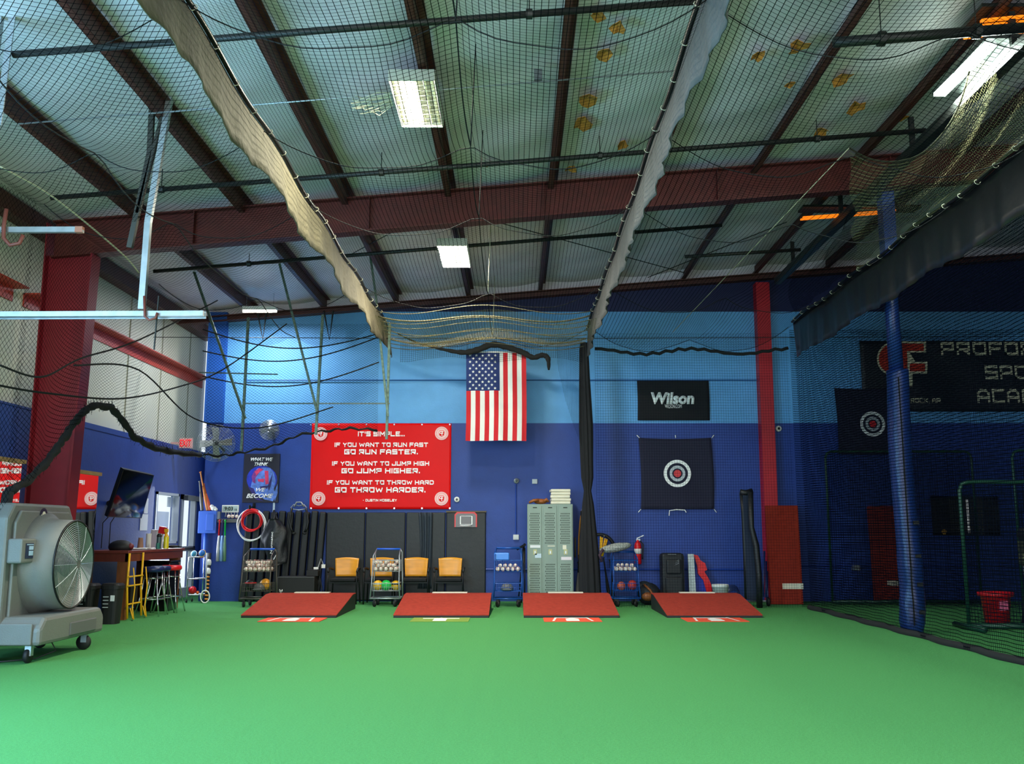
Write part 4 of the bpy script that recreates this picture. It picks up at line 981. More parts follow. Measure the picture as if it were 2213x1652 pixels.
# =================================================================== CHAIRS
def chair():
    t = thing('stacking_chair', '', 'chair', (0, 0, 0))
    m = MB()
    def bk(u, v): x = (u-.5)*.46*(1-.10*(1-v)*1.0); return (x, .22+.035*(1-(2*u-1)**2)+.05*v, .50+.34*v+.02*sin(pi*u)*(v*1.0-.0))
    m.grid(bk, 16, 8); m.build('backrest', wood, t, smooth=True, solid=.014)
    m = MB(); m.box((-.24, -.22, .42), (.24, .22, .48)); m.build('seat', blackf, t, bevel=.02)
    for s_ in (-1, 1):
        m = MB(); m.tube([(s_*.27, -.20, .002), (s_*.27, -.22, .45), (s_*.27, -.18, .62)], .013, 8); m.build('leg', blackm, t, smooth=True)
        m = MB(); m.tube([(s_*.27, .26, .002), (s_*.25, .20, .45), (s_*.23, .26, .62)], .013, 8); m.build('leg', blackm, t, smooth=True)
        m = MB(); m.tube([(s_*.27, -.19, .6), (s_*.285, -.14, .66), (s_*.28, .05, .665), (s_*.25, .2, .64)], .022, 8); m.build('armrest', black, t, smooth=True)
    m = MB(); m.tube([(-.27, -.2, .40), (.27, -.2, .40)], .012, 6); m.tube([(-.25, .2, .40), (.25, .2, .40)], .012, 6); m.build('seat_frame', blackm, t)
    return t
ch0 = None
for px, l in ((744.5, 'chair with an orange wood back, at the left end of the chair row'), (821, 'chair with an orange wood back, hidden behind the silver cart of coloured balls'), (896.5, 'chair with an orange wood back, directly left of the right-end chair'), (971, 'chair with an orange wood back, at the right end under the mini hoop')):
    c = at(px, 1230, 18.47)
    if ch0 is None: ch0 = chair(); ch0.location = (c.x, 18.47, 0); ch0['label'] = l; ch0['group'] = 'chairs against the black mats'
    else: dup(ch0, (c.x, 18.47, 0), 0, l, 'chairs against the black mats')
# =================================================================== MOUNDS
MD = [(-4.37, .02, 'leftmost, with its black right side showing', 'orange'), (-1.95, .0, 'second from the left, behind the green plate mat', 'green'), (.12, .0, 'third from the left, in front of the grey lockers', 'orange'), (2.40, .0, 'rightmost, with its black left side showing', 'orange')]
y0, y1, yt = 15.46, 17.28, 16.95
for i, (x, _, l, col) in enumerate(MD):
    t = thing('pitching_mound', 'red portable pitching mound, '+l, 'mound', (x, y0, 0), group='portable pitching mounds')
    wd_ = 1.52; zt_ = .265
    prof = [(y0, .035), (y1-.9, .17), (yt, zt_-.005), (y1, zt_)]
    m = MB(); vs = []
    for y, z in prof: vs += [(x, y, z), (x+wd_, y, z)]
    for y, z in prof: vs += [(x, y, z+.012), (x+wd_, y, z+.012)]
    k = 8; fs = []
    for j in range(3): fs += [(8+2*j, 9+2*j, 11+2*j, 10+2*j)]
    fs += [(0, 1, 9, 8), (6, 14, 15, 7)]+[(2*j, 8+2*j, 10+2*j, 2+2*j) for j in range(3)]+[(2*j+1, 3+2*j, 11+2*j, 9+2*j) for j in range(3)]
    m.add(vs, fs); m.build('turf_top', moundm, t, world=True)
    m = MB(); n = len(prof); pl = [(y0+.0, .0)]+[(y, z) for y, z in prof]+[(y1, 0)]
    vs = [(x+.005, y, max(0, z)) for y, z in pl]+[(x+wd_-.005, y, max(0, z)) for y, z in pl]; n = len(pl)
    m.add(vs, [tuple(range(n)), tuple(range(n, 2*n))[::-1]]+[(q, q+n, (q+1) % n+n, (q+1) % n) for q in range(n)]); m.build('base', black, t, world=True)
    m = MB(); cx = x+wd_/2+(.0, .18, .05, .05)[i]*0+(.0, .02, .0, .05)[i]; m.box((cx-.31, y1-.14, zt_+.012), (cx+.31, y1-.0, zt_+.03)); m.build('pitching_rubber', offwhite, t, world=True, bevel=.004)
def platemat(px0, px1, col, l):
    a = fl(px0, 1345); b = fl(px1, 1337)
    t = thing('home_plate_mat', l, 'mat', (a.x, a.y, 0)); w_ = at(px1, 1345, a.y).x-a.x; d_ = b.y-a.y
    z = .012
    m = MB(); m.box((a.x, a.y, 0), (a.x+w_, a.y+d_, z)); m.build('mat', plateg if col == 'green' else plateo, t, world=True, bevel=.004)
    m = MB(); cx = a.x+w_*.5; m.prism([(0, 0)]*0+[(cx-.1, a.y+.02), (cx+.1, a.y+.02), (cx+.1, a.y+.2), (cx, a.y+.28), (cx-.1, a.y+.2)], 0, 0) if False else None
    m.add([(cx-.10, a.y+.02, z+.004), (cx+.10, a.y+.02, z+.004), (cx+.1, a.y+d_*.55, z+.004), (cx, a.y+d_*.85, z+.004), (cx-.1, a.y+d_*.55, z+.004)], [(0, 1, 2, 3, 4)]); m.build('home_plate', white, t, world=True, solid=.004)
    m = MB()
    if col == 'green': m.box((a.x+w_*.18, a.y+d_*.7, z), (a.x+w_*.82, a.y+d_*.8, z+.004))
    else:
        for s_ in (.14, .82): m.add([(a.x+w_*s_, a.y+.01, z+.002), (a.x+w_*s_+.035, a.y+.01, z+.002), (a.x+w_*s_+.035+(.06 if s_ < .5 else -.06), a.y+d_-.01, z+.002), (a.x+w_*s_+(.06 if s_ < .5 else -.06), a.y+d_-.01, z+.002)], [(0, 1, 2, 3)])
        m.box((a.x+w_*.2, a.y+d_*.88, z), (a.x+w_*.8, a.y+d_*.94, z+.003))
    m.build('painted_lines', white, t, world=True)
platemat(556, 690, 'orange', 'orange home plate mat lying before the leftmost mound')
platemat(885, 1012, 'green', 'green home plate mat lying before the second mound')
platemat(1176, 1302, 'orange', 'orange home plate mat lying before the third mound')
platemat(1486, 1620, 'orange', 'orange home plate mat lying before the rightmost mound')
# =================================================================== CARTS
def cart(loc, framem, wirem, handlem, label, w=.56, h=1.02, rz=0):
    t = thing('wire_cart', label, 'cart', loc, rz, )
    d = .46
    def part(nm, mm, fn, sm=True): q = MB(); fn(q); return q.build(nm, mm, t, smooth=sm)
    for s_ in (-1, 1):
        part('upright', framem, lambda q: q.tube([(s_*w/2, d/2, .15), (s_*(w/2-.005), d/2-.02, .5), (s_*(w/2-.02), d/2-.02, h-.06), (s_*(w/2-.05), d/2-.05, h)], .013, 8))
        part('upright', framem, lambda q: q.tube([(s_*w/2, -d/2, .15), (s_*(w/2-.02), -d/2+.03, .45), (s_*(w/2-.03), -d/2+.1, h-.12), (s_*(w/2-.05), d/2-.05, h)], .011, 8))
    part('handle', handlem, lambda q: q.tube([(-w/2+.05, d/2-.05, h), (w/2-.05, d/2-.05, h)], .02, 8))
    part('base_frame', framem, lambda q: q.tube([(-w/2, -d/2, .15), (w/2, -d/2, .15), (w/2, d/2, .15), (-w/2, d/2, .15)], .014, 8, True))
    def basket(nm, z0, z1):
        q = MB(); r = .003; x0, x1, ya_, yb_ = -w/2+.03, w/2-.03, -d/2+.04, d/2-.03
        for z in (z0, (z0+z1)/2, z1): q.tube([(x0, ya_, z), (x1, ya_, z), (x1, yb_, z), (x0, yb_, z)], r if z != z1 else .006, 4, True)
        n = 11
        for i in range(n+1):
            x = x0+(x1-x0)*i/n; q.tube([(x, ya_, z1), (x, ya_, z0), (x, yb_, z0), (x, yb_, z1)], r, 4)
        for i in range(8):
            y = ya_+(yb_-ya_)*i/7
            for xx in (x0, x1): q.tube([(xx, y, z0), (xx, y, z1)], r, 4)
            q.tube([(x0, y, z0), (x1, y, z0)], r, 4)
        q.build(nm, wirem, t)
    basket('upper_basket', .63, .83); basket('lower_basket', .28, .42)
    for sx, sy in ((-1, -1), (1, -1), (-1, 1), (1, 1)):
        q = MB(); q.box((sx*(w/2-.08)-.02, sy*(d/2-.02)-.02, .09), (sx*(w/2-.08)+.02, sy*(d/2-.02)+.02, .145)); f = q.build('caster_fork', blackm, t)
        q = MB(); q.lathe([(.0001, -.014), (.055, -.014), (.058, 0), (.055, .014), (.0001, .014)], MX.Translation((sx*(w/2-.08), sy*(d/2-.02), .058)) @ MX.Rotation(R(90), 4, 'Y') @ MX.Rotation(R(35*sx), 4, 'X'), 16); q.build('wheel', black, f, smooth=True)
    return t
def balls_in(c, z, w, d, rows, group, lab):
    k = 0
    for lay in range(rows):
        nx_ = int(w/.078); ny_ = int(d/.078)
        for i in range(nx_-(lay % 2)):
            for j in range(ny_-(lay % 2)):
                if lay and (j > 1 and rows > 1 and random.random() < .5): continue
                if lay == 0 and 1 < j < ny_-1: continue
                if lay == rows-1 and random.random() < .25: continue
                x = c[0]-w/2+.04+(i+.5*(lay % 2))*w/nx_; y = c[1]-d/2+.04+(j+.5*(lay % 2))*d/ny_
                baseball((x+random.uniform(-.004, .004), y, z+.04+lay*.062), lab, group); k += 1
c1 = fl(547, 1314); c1 = (c1.x, c1.y+.3)
cart((c1[0], c1[1], 0), mat('dull_steel', (96, 92, 86), .4, .6), mat('dull_steel', (96, 92, 86), .4, .6), mat('cart_handle_blue', (30, 90, 200), .4), 'dull steel wire cart beside the leftmost mound, full of old baseballs', .56, 1.03)
balls_in((c1[0], c1[1]), .635, .48, .36, 3, 'baseballs in the left steel cart', 'scuffed baseball heaped in the top basket of the left steel cart')
c2 = fl(830, 1313); c2 = (c2.x, c2.y+.3)
cart((c2[0], c2[1], 0), galv, galv, mat('cart_handle_blue', (30, 90, 200), .4), 'silver wire cart with coloured balls below and baseballs above, between first two mounds', .54, 1.03)
balls_in((c2[0], c2[1]), .635, .46, .36, 3, 'baseballs in the silver cart', 'baseball heaped in the top basket of the silver cart')
c3 = fl(1098, 1314); c3 = (c3.x, c3.y+.3)
cart((c3[0], c3[1], 0), cartblue, cartblue, cartblue, 'blue wire cart left of the grey lockers', .54, 1.05)
balls_in((c3[0], c3[1]), .635, .46, .36, 2, 'baseballs in the blue cart by the lockers', 'baseball in the top basket of the blue cart by the lockers')
c4 = fl(1356, 1313); c4 = (c4.x, c4.y+.3)
cart((c4[0], c4[1], 0), cartblue, cartblue, cartblue, 'blue wire cart in front of the fire extinguisher', .5, .98)
balls_in((c4[0], c4[1]), .635, .42, .36, 2, 'baseballs in the blue cart by the extinguisher', 'red-stitched baseball in the top basket of the blue cart by the extinguisher')
def bigball(c, dx, dy, z, r, mm, name, label, stripe=None):
    o = ball(name, label, 'ball', (c[0]+dx, c[1]+dy, z+r), r, mm)
    if stripe:
        m = MB(); m.tube([(r*1.0*cos(q*pi/10)*.96, r*1.0*sin(q*pi/10)*.96, r*.3) for q in range(20)], .014, 6, True); m.build('stripe', stripe, o)
bigball(c2, -.16, -.02, .285, .092, yell, 'volleyball', 'yellow and white ball at the left of the silver cart\'s lower basket', white)
bigball(c2, .0, -.08, .285, .095, lime, 'rubber_ball', 'bright green rubber ball in the silver cart\'s lower basket')
bigball(c2, .175, -.03, .285, .090, yell, 'rubber_ball', 'yellow ball with dark stripe at the right of the silver cart\'s lower basket', black)
bigball(c1, -.13, -.05, .29, .1, black, 'medicine_ball', 'black ball with red mark in the lower basket of the left steel cart', redp)
bigball(c1, .12, .02, .29, .105, mat('amber_ball', (216, 150, 40), .4), 'medicine_ball', 'amber ball in the lower basket of the left steel cart')
bigball(c4, -.08, -.08, .285, .08, mat('orange_ball', (190, 84, 40), .5), 'rubber_ball', 'small orange ball low in the blue cart by the extinguisher')
bigball(c4, .13, -.02, .29, .09, mat('clay_red', (180, 50, 40), .5), 'rubber_ball', 'clay red ball low in the blue cart by the extinguisher')
for c, dx, l in ((c1, .03, 'dark grey batting helmet lying low in the left steel cart'), (c3, -.02, 'grey helmet lying low in the blue cart by the lockers')):
    t = thing('batting_helmet', l, 'helmet', (c[0]+dx, c[1]-.05, .29)); m = MB(); m.lathe([(.11, 0), (.115, .05), (.09, .10), (.04, .13), (.0001, .135)], None, 18); m.build('shell', smoke, t, smooth=True)
    m = MB(); m.prism([(0, 0)]*0+[(-.08, .02), (.08, .02), (.06, .035), (-.06, .035)], -.17, -.09); m.build('brim', smoke, t)
# things with cart 3: plastic tray, helmet strap
m = MB(); a = at(1066, 1196, 18.3); m.box((c3[0]-.26, c3[1]-.1, .835), (c3[0]+.02, c3[1]+.12, .97)); tag(m.build('plastic_tub', mat('sky_tub', (60, 130, 220), .4), bevel=.02), 'pale blue tub resting on the rim of the blue cart by the lockers', 'tub')
# glove & bats over cart 4
t = thing('equipment_bag', 'patterned grey bag lying across the top of the blue cart by the extinguisher', 'bag', (c4[0]-.15, c4[1]+.05, .98))
m = MB(); m.sph((0, 0, .08), .09, (3.4, 1.2, .9), 18, T=MX.Rotation(R(-10), 4, 'Y')); m.build('body', mat('speckled_grey', (150, 154, 150), .6, var=.45, vs=40), t, smooth=True)
m = MB(); m.tube([(-.25, -.08, .05), (-.32, -.1, -.05), (-.28, -.1, -.18)], .03, 8); m.build('strap', mat('plum_strap', (60, 40, 56), .7), t, smooth=True)
# =================================================================== LOCKERS
yl = 18.35; a = at(1140, 1283, yl); b = at(1238, 1090, yl); zt_ = b.z; wl = b.x-a.x
t = thing('locker_unit', 'grey-green metal locker bank with three tall perforated doors', 'locker', (a.x, yl, 0))
m = MB(); m.box((0, .02, 0), (wl, .45, zt_)); m.build('cabinet', lockg, t, bevel=.006)
for i in range(3):
    x0, x1 = wl*i/3+.018, wl*(i+1)/3-.018
    m = MB(); m.box((x0, -.0, .06), (x1, .02, zt_-.03)); d = m.build('door', lockg, t, bevel=.004)
    for z0, z1 in ((.18, .78), (1.14, zt_-.14)):
        m = MB(); ny = int((z1-z0)/.042)
        for r_ in range(ny):
            for c_ in range(7):
                cx = x0+.035+(x1-x0-.07)*(c_+(.5 if r_ % 2 else 0))/7.; cz = z0+(z1-z0)*r_/ny
                m.add([(cx, -.002, cz-.017), (cx+.008, -.002, cz), (cx, -.002, cz+.017), (cx-.008, -.002, cz)], [(0, 1, 2, 3)])
        m.build('perforation', dark, d)
    m = MB(); m.box(((x0+x1)/2-.035, -.006, .92), ((x0+x1)/2+.035, 0, 1.0+.02)); m.build('latch_plate', mat('brass_plate', (150, 150, 110), .35, .5), d)
    m = MB(); m.box(((x0+x1)/2-.012, -.03, .94), ((x0+x1)/2+.012, -.006, .99)); m.build('handle', galv, d)
    m = MB(); m.box(((x0+x1)/2-.04, -.004, zt_-.075), ((x0+x1)/2+.04, 0, zt_-.06)); m.build('vent_slot', dark, d)
for (u0, u1, z0, z1, cm) in ((.06, .28, 1.05, 1.10, paper), (.44, .60, 1.075, 1.09, offwhite), (.77, .85, 1.02, 1.10, offwhite), (.165, .30, .86, .94, mat('pale_sticker', (190, 210, 226), .5)), (.735, .96, .82, .88, mat('pink_sticker', (226, 214, 222), .5))):
    m = MB(); m.box((wl*u0, -.006, z0), (wl*u1, -.001, z1)); m.build('sticker', cm, t)
# bases and glove on top
for i in range(5):
    m = MB(); m.box((-.19, -.19, 0), (.19, .19, .055)); o = m.build('throw_base', offwhite, bevel=.015, center=False)
    o.location = (at(1211, 1080, yl+.2).x+.012*sin(i*3), yl+.22, zt_+.002+.058*i); o.rotation_euler = (0, 0, R(3*sin(i*2)))
    tag(o, 'cream square base, %s in the stack on the lockers' % ['bottom one', 'second from the bottom', 'middle one', 'second from the top', 'topmost'][i], 'base', 'bases stacked on the lockers')
c = at(1166, 1088, yl+.2)
t = thing('baseball_glove', 'brown leather glove lying on top of the lockers', 'glove', (c.x, yl+.2, zt_+.002))
m = MB(); m.sph((.02, 0, .055), .07, (1.9, 1.3, .75), 16); m.build('palm', tan_, t, smooth=True)
for i in range(4): m = MB(); m.tube([(-.02-.0*i, -.10+.05*i, .08), (-.12, -.12+.06*i, .07), (-.20, -.12+.065*i, .03)], [.03, .028, .02], 8); m.build('finger', tan_, t, smooth=True)
m = MB(); m.tube([(.08, -.08, .06), (.13, -.1, .09), (.17, -.06, .05)], [.03, .03, .02], 8); m.build('thumb', tan_, t, smooth=True)
# tripod-like dark bar left of lockers
c = at(1128, 1200, 18.5); t = thing('folded_stand', 'folded dark stand leaning between the blue cart and the lockers', 'stand', (c.x, 18.5, 0))
for i, (p, q) in enumerate((((1127, 1304), (1133, 1175)), ((1120, 1304), (1131, 1180)), ((1134, 1304), (1134, 1185)))):
    m = MB(); P0 = at(*p, 18.5); P0.z = .012; m.tube([P0, at(*q, 18.55)], .013, 6); m.build('leg', blackm, t, smooth=True, world=True)
m = MB(); m.tube([at(1117, 1188, 18.45), at(1136, 1177, 18.5)], .022, 6); m.build('head', blackm, t, world=True)
# hanging bands behind the curtain
def hang(pts, r, mm, label, name='resistance_band', off=.2, cat='band', closed=False):
    m = MB(); m.tube([W(x, y, off) for x, y in pts], r, 7, closed); return tag(m.build(name, mm, smooth=True), label, cat)
hang([(1257, 1105), (1254, 1125), (1251, 1160), (1250, 1200), (1253, 1224), (1260, 1224), (1264, 1205), (1265, 1160), (1262, 1128), (1259, 1108)], .016, mat('amber_band', (180, 120, 30), .5), 'amber resistance band hanging in a long loop beside the lockers', closed=True)
hang([(1256, 1105), (1257, 1170), (1258, 1228)], .02, black, 'black resistance band hanging beside the amber one')
hang([(1243, 1162), (1243, 1205)], .012, mat('olive_band', (110, 96, 50), .5), 'short olive stick hanging close to the locker side')
for k, (x0, x1) in enumerate(((1298, 1297), (1302, 1299), (1308, 1301), (1312, 1302))):
    hang([(x0, 1160+k*2), (x1, 1203)], .018, yell, '%s yellow strand of the jump rope hung beside the black curtain' % ['leftmost', 'second', 'third', 'rightmost'][k], 'yellow_rope', .25, 'rope')
hang([(1296+32*cos(t_), 1190-34*sin(t_)) for t_ in [pi*.02+pi*q/20*.55 for q in range(21)]], .035, black, 'black rubber arc standing against the wall behind the blue cart', 'rubber_hoop', .2, 'hoop')
for k, (a_, b_, mm) in enumerate((((1246, 1288), (1252, 1200), smoke), ((1256, 1290), (1250, 1215), mat('olive_band', (110, 96, 50), .5)), ((1318, 1290), (1304, 1205), black), ((1326, 1290), (1318, 1210), black))):
    p = W(*a_, .6); p.z = .02; bat('fungo_bat', p, W(*b_, .3), mm, black, ['grey bat leaning at the locker side', 'olive bat leaning left of the black curtain', 'black bat leaning right of the black curtain', 'black bat leaning behind the blue cart'][k])
m = MB(); c = W(1256, 1106, .0); m.tube([(c.x, YW, c.z), (c.x, YW-.27, c.z+.01), (c.x, YW-.28, c.z+.04)], .012, 6)
tag(m.build('wall_peg', galv, smooth=True), 'metal wall peg carrying the bands beside the lockers', 'peg')
m = MB(); c = W(1303, 1160, .0); m.tube([(c.x, YW, c.z), (c.x, YW-.3, c.z+.01)], .012, 6)
tag(m.build('wall_peg', galv, smooth=True), 'metal wall peg carrying the yellow jump rope', 'peg')
# fire extinguisher
c = W(1379, 1220, .12); t = thing('fire_extinguisher', 'red fire extinguisher hanging on the wall above the blue cart', 'extinguisher', (c.x, YW-.13, c.z))
m = MB(); m.lathe([(.0001, 0), (.055, 0), (.07, .02), (.07, .36), (.05, .42), (.025, .44), (.025, .47), (.0001, .47)], None, 20); m.build('cylinder', redp, t, smooth=True)
m = MB(); m.lathe([(.0715, .2), (.0715, .30)], None, 20); m.build('label', paper, t, smooth=True)
m = MB(); m.box((-.03, -.02, .46), (.05, .02, .49)); m.bar((-.02, 0, .5), (.12, 0, .56), .02); m.build('lever', galv, t)
m = MB(); m.box((-.03, .06, .2), (.03, .135, .42)); m.build('wall_bracket', blackm, t)
m = MB(); m.tube([(.05, -.02, .45), (.10, -.05, .38), (.085, -.06, .2), (.08, -.05, .1)], .013, 7); m.build('hose', black, t, smooth=True)
# black roller bag, foam board, red shape, bucket, backpack
yb_ = 18.55; a = at(1432, 1285, yb_); b = at(1479, 1196, yb_)
t = thing('roller_bag', 'black upright roller bag with a small swoosh mark on its front', 'bag', (a.x, yb_, 0))
m = MB(); m.box((a.x, yb_, .02), (b.x, yb_+.35, b.z)); m.build('body', mat('bag_black', (24, 28, 32), .6, bump=.2, bs=20), t, world=True, bevel=.06)
m = MB(); m.box((a.x+.06, yb_-.06, .10), (b.x-.05, yb_+.02, b.z*.52)); m.box((a.x+.08, yb_-.05, b.z*.58), (b.x-.07, yb_+.02, b.z*.88)); m.build('front_pocket', mat('bag_black', (24, 28, 32), .6), t, world=True, bevel=.03)
m = MB(); c = at(1462, 1215, yb_-.06)
for k in range(3): m.prism([(c.x-.05+.02*k, c.z-.07+.04*k), (c.x+.04, c.z-.03+.03*k), (c.x+.05, c.z-.02+.03*k)], yb_-.056, yb_-.052)
m.build('swoosh_mark', mat('grey_print', (190, 196, 204), .6), t, world=True)
m = MB(); q = at(1452, 1199, yb_); m.tube([(q.x-.08, yb_-.01, q.z), (q.x+.08, yb_-.01, q.z)], .012, 6); m.build('handle', smoke, t, world=True)
a = at(1490, 1285, 18.75); b = at(1499, 1198, 18.75); m = MB(); m.prism([(a.x, 0), (b.x+.03, 0), (b.x, b.z), (a.x-.01, b.z)], 18.74, 18.79)
tag(m.build('foam_board', mat('speckled_white', (186, 194, 196), .6, var=.2, vs=30)), 'narrow pale speckled board leaning beside the roller bag', 'board')
q = [at(x, y, 18.85) for x, y in ((1499, 1199), (1508, 1201), (1514, 1212), (1524, 1218), (1528, 1232), (1522, 1236), (1532, 1252), (1538, 1268), (1540, 1298), (1532, 1298), (1520, 1255), (1508, 1240), (1507, 1225))]
m = MB(); m.prism([(p.x, p.z) for p in q], 18.84, 18.88); tag(m.build('foam_cutout', redp), 'red jagged foam cutout leaning beside the pale board', 'cutout')
q = [at(x, y, 18.93) for x, y in ((1500, 1298), (1503, 1225), (1522, 1245), (1536, 1280), (1537, 1298))]
m = MB(); m.prism([(p.x, p.z) for p in q], 18.92, 18.95); tag(m.build('foam_mat', mat('royal_blue', (18, 50, 170), .5)), 'royal blue panel standing behind the red foam cutout', 'panel')
def bucket(c, r, h, mm, label, band=None):
    t = thing('bucket', label, 'bucket', c)
    m = MB(); m.lathe([(.0001, 0), (r*.84, 0), (r*.97, h), (r*1.0, h), (r*1.03, h-.01), (r*1.03, h-.05), (r*.97, h-.05), (r*.97, h-.04), (r*.93, h-.01), (r*.82, .02), (.0001, .02)], None, 24); m.build('pail', mm, t, smooth=True)
    m = MB(); m.tube([(r*1.04*cos(q*pi/10), -r*.3-r*.75*sin(q*pi/10)*.9, h-.05-.12*sin(q*pi/10)) for q in range(11)], .004, 5); m.build('bail_handle', galv, t, smooth=True)
    if band:
        m = MB(); m.box((-r*.55, -r*.99, .08), (-r*.3, -r*.9, .16)); m.build('red_mark', band, t)
c = at(1557, 1283, 18.3); bucket((c.x, 18.3, 0), .155, .37, mat('white_pail', (222, 226, 224), .4), 'white pail by the navy wall, behind the rightmost mound', redp)
# sagging dark bag behind cart 4
t = thing('gear_backpack', 'slumped dark backpack with brown straps between the blue cart and the roller bag', 'bag', (at(1402, 1290, 18.2).x, 18.2, 0))
m = MB(); m.sph((0, 0, .2), .22, (1, .8, .95), 20); m.sph((.14, .05, .14), .17, (1.1, .8, .9), 16); m.sph((-.08, .05, .32), .13, (1.2, .8, .9), 16); m.build('body', mat('bag_black', (24, 28, 32), .6), t, smooth=True)
m = MB(); m.tube([(-.1, -.12, .38), (.0, -.2, .28), (.1, -.16, .12), (.2, -.12, .03)], .022, 6); m.build('strap', tan_, t, smooth=True)
m = MB(); m.sph((-.04, -.16, .16), .10, (1.2, .7, .8)); m.build('mitt', tan_, t, smooth=True)
# =================================================================== RIGHT OF THE LANE
# rolled padded frame
yq = 17.78
def px3(l, Y): return [at(x, y, Y) for x, y in l]
t = thing('padded_screen_frame', 'tall folded screen frame wrapped in black padding near the red wall column', 'frame', tuple(V((at(1620, 1300, yq).x, yq, 0))))
m = MB(); m.tube(px3([(1603, 1066), (1607, 1110), (1611, 1200), (1614, 1295)], yq), .045, 10); m.build('padded_leg', blackv, t, smooth=True, world=True)
m = MB(); m.tube(px3([(1622, 1064), (1624, 1140), (1634, 1180), (1640, 1240), (1642, 1315)], yq-.3), [.05, .05, .06, .055, .055], 10); m.build('padded_leg', blackv, t, smooth=True, world=True)
m = MB(); m.tube(px3([(1600, 1064), (1612, 1066), (1626, 1062)], yq-.1), .055, 10); m.build('padded_top', blackv, t, smooth=True, world=True)
q = px3([(1605, 1070), (1622, 1070), (1624, 1140), (1634, 1190), (1640, 1300), (1614, 1296), (1611, 1200)], yq-.12); m = MB(); m.add([tuple(p) for p in q], [(0, 1, 2, 3, 4, 5, 6)]); m.build('net_panel', mat('dark_netting', (18, 34, 58), .8), t, world=True, solid=.004)
m = MB(); c = at(1655, 1300, yq+.1); m.tube([at(1612, 1300, yq+.1), c], .02, 8); m.build('foot_bar', galv, t, world=True)
m = MB(); T = MX.Translation((c.x+.03, yq+.05, .085)) @ MX.Rotation(pi/2, 4, 'Y'); m.lathe([(.0001, -.02), (.08, -.02), (.085, 0), (.08, .02), (.0001, .02)], T, 18); m.build('wheel', black, t, smooth=True, world=True)
# leaning ramp boards
def lean(px0, px1, pyt, pyb, Yt, Yb, label, mx0, mx1, my0, my1, dx=0):
    a = at(px0+dx, pyb, Yb); b = at(px1+dx, pyb, Yb); c = at(px1, pyt, Yt); d = at(px0, pyt, Yt)
    t = thing('mound_board', label, 'board', tuple((a+b)/2)); n = ((b-a).cross(d-a)).normalized()*.06
    if n.y < 0: n = -n
    a.z = b.z = .01
    m = MB(); m.add([a, b, c, d, a+n, b+n, c+n, d+n], [(0, 1, 2, 3), (7, 6, 5, 4), (0, 4, 5, 1), (1, 5, 6, 2), (2, 6, 7, 3), (3, 7, 4, 0)]); m.build('turf_face', mat('brick_turf', (150, 50, 36), .9, bump=.6, bs=300, var=.12, vs=14, spec=.15), t, world=True)
    def uvp(u, v): return a.lerp(b, u).lerp(d.lerp(c, u), v)-n*.15
    m = MB(); P4 = [uvp(mx0, my0), uvp(mx1, my0), uvp(mx1, my1), uvp(mx0, my1)]; m.add(P4, [(0, 1, 2, 3)]); m.build('pitching_rubber', offwhite, t, world=True, solid=.012)
lean(1654, 1724, 1093, 1296, YW-.33, YW-.85, 'red turf mound board leaning on the wall below the red column', .38, 1.02, .145, .20, 12)
lean(1875, 1934, 1094, 1296, YW-.15, YW-.6, 'red turf mound board leaning on the wall left of the blue post, behind the net', .5, 1.0, .17, .22, 16)
for i, (x0, y0_, x1) in enumerate(((1649, 1290, 1656), (1655, 1292, 1660), (1659, 1294, 1662))):
    m = MB(); m.tube([at(x0, y0_, 18.2), at(x1-4, 1192+i*22, 18.5)], .02, 7); o = m.build('blue_pipe_length', blueu, smooth=True); tag(o, 'blue pipe leaning left of the red mound board, ' + ['the tallest', 'the middle one', 'the shortest'][i], 'pipe', 'blue pipes leaning by the column')
m = MB(); c = at(1597, 1275, 18.6)
for i in range(5): m.tube([(c.x-.1+.11*cos(q*pi/8), 18.6+.03*i, .14+.02*i+.11*sin(q*pi/8)) for q in range(16)], .014, 5, True)
tag(m.build('hose_coil', blueu, smooth=True), 'small blue hose coil on the floor behind the padded frame', 'hose')
# blue padded post
t = thing('padded_post', 'tall blue padded post standing on the turf behind the right net', 'post', (5.40, 13.3, 0))
cxp = 5.41; yp = 13.3
pts_lo = [(0.0, .135), (.12, .165), (.4, .17), (.6, .155), (.9, .165), (1.3, .155), (1.7, .15), (2.2, .15), (2.7, .155), (3.2, .15), (3.62, .15)]
m = MB(); n = 30; vs = []; K = len(pts_lo)*4-4
def rl(z):
    for a_, b_ in zip(pts_lo, pts_lo[1:]):
        if a_[0] <= z <= b_[0]: return a_[1]+(b_[1]-a_[1])*(z-a_[0])/(b_[0]-a_[0])
    return pts_lo[-1][1]
K = 60
for i in range(K+1):
    z = 3.62*i/K
    for j in range(n):
        a_ = 2*pi*j/n; r_ = rl(z)*(1+.035*sin(a_*5+z*7)*max(0, 1.3-z)+.015*sin(z*31+a_*3)*max(0, 1.6-z)*.8); vs.append((cxp+.02*sin(z*2)+r_*cos(a_), yp+r_*sin(a_), z))
m.add(vs, [(i*n+j, i*n+(j+1) % n, (i+1)*n+(j+1) % n, (i+1)*n+j) for i in range(K) for j in range(n)]+[tuple(K*n+j for j in range(n))]); m.build('lower_padding', blueu, t, smooth=True, world=True)
m = MB(); m.tube([(cxp, yp, 3.6), (cxp-.01, yp, 4.6), (cxp, yp, 5.0)], [.10, .095, .09], 14); m.build('upper_padding', blueu, t, smooth=True, world=True)
m = MB(); m.box((cxp-.09, yp-.1, 5.0), (cxp+.09, yp+.1, zbot(cxp)+.02)); m.build('steel_post', mat('post_blue', (34, 66, 140), .4), t, world=True)
for z in (1.0, .62, .25, 1.45): m = MB(); m.box((cxp+.03, yp-.175, z), (cxp+.11, yp-.13, z+.05)); m.build('strap_buckle', black, t, world=True)
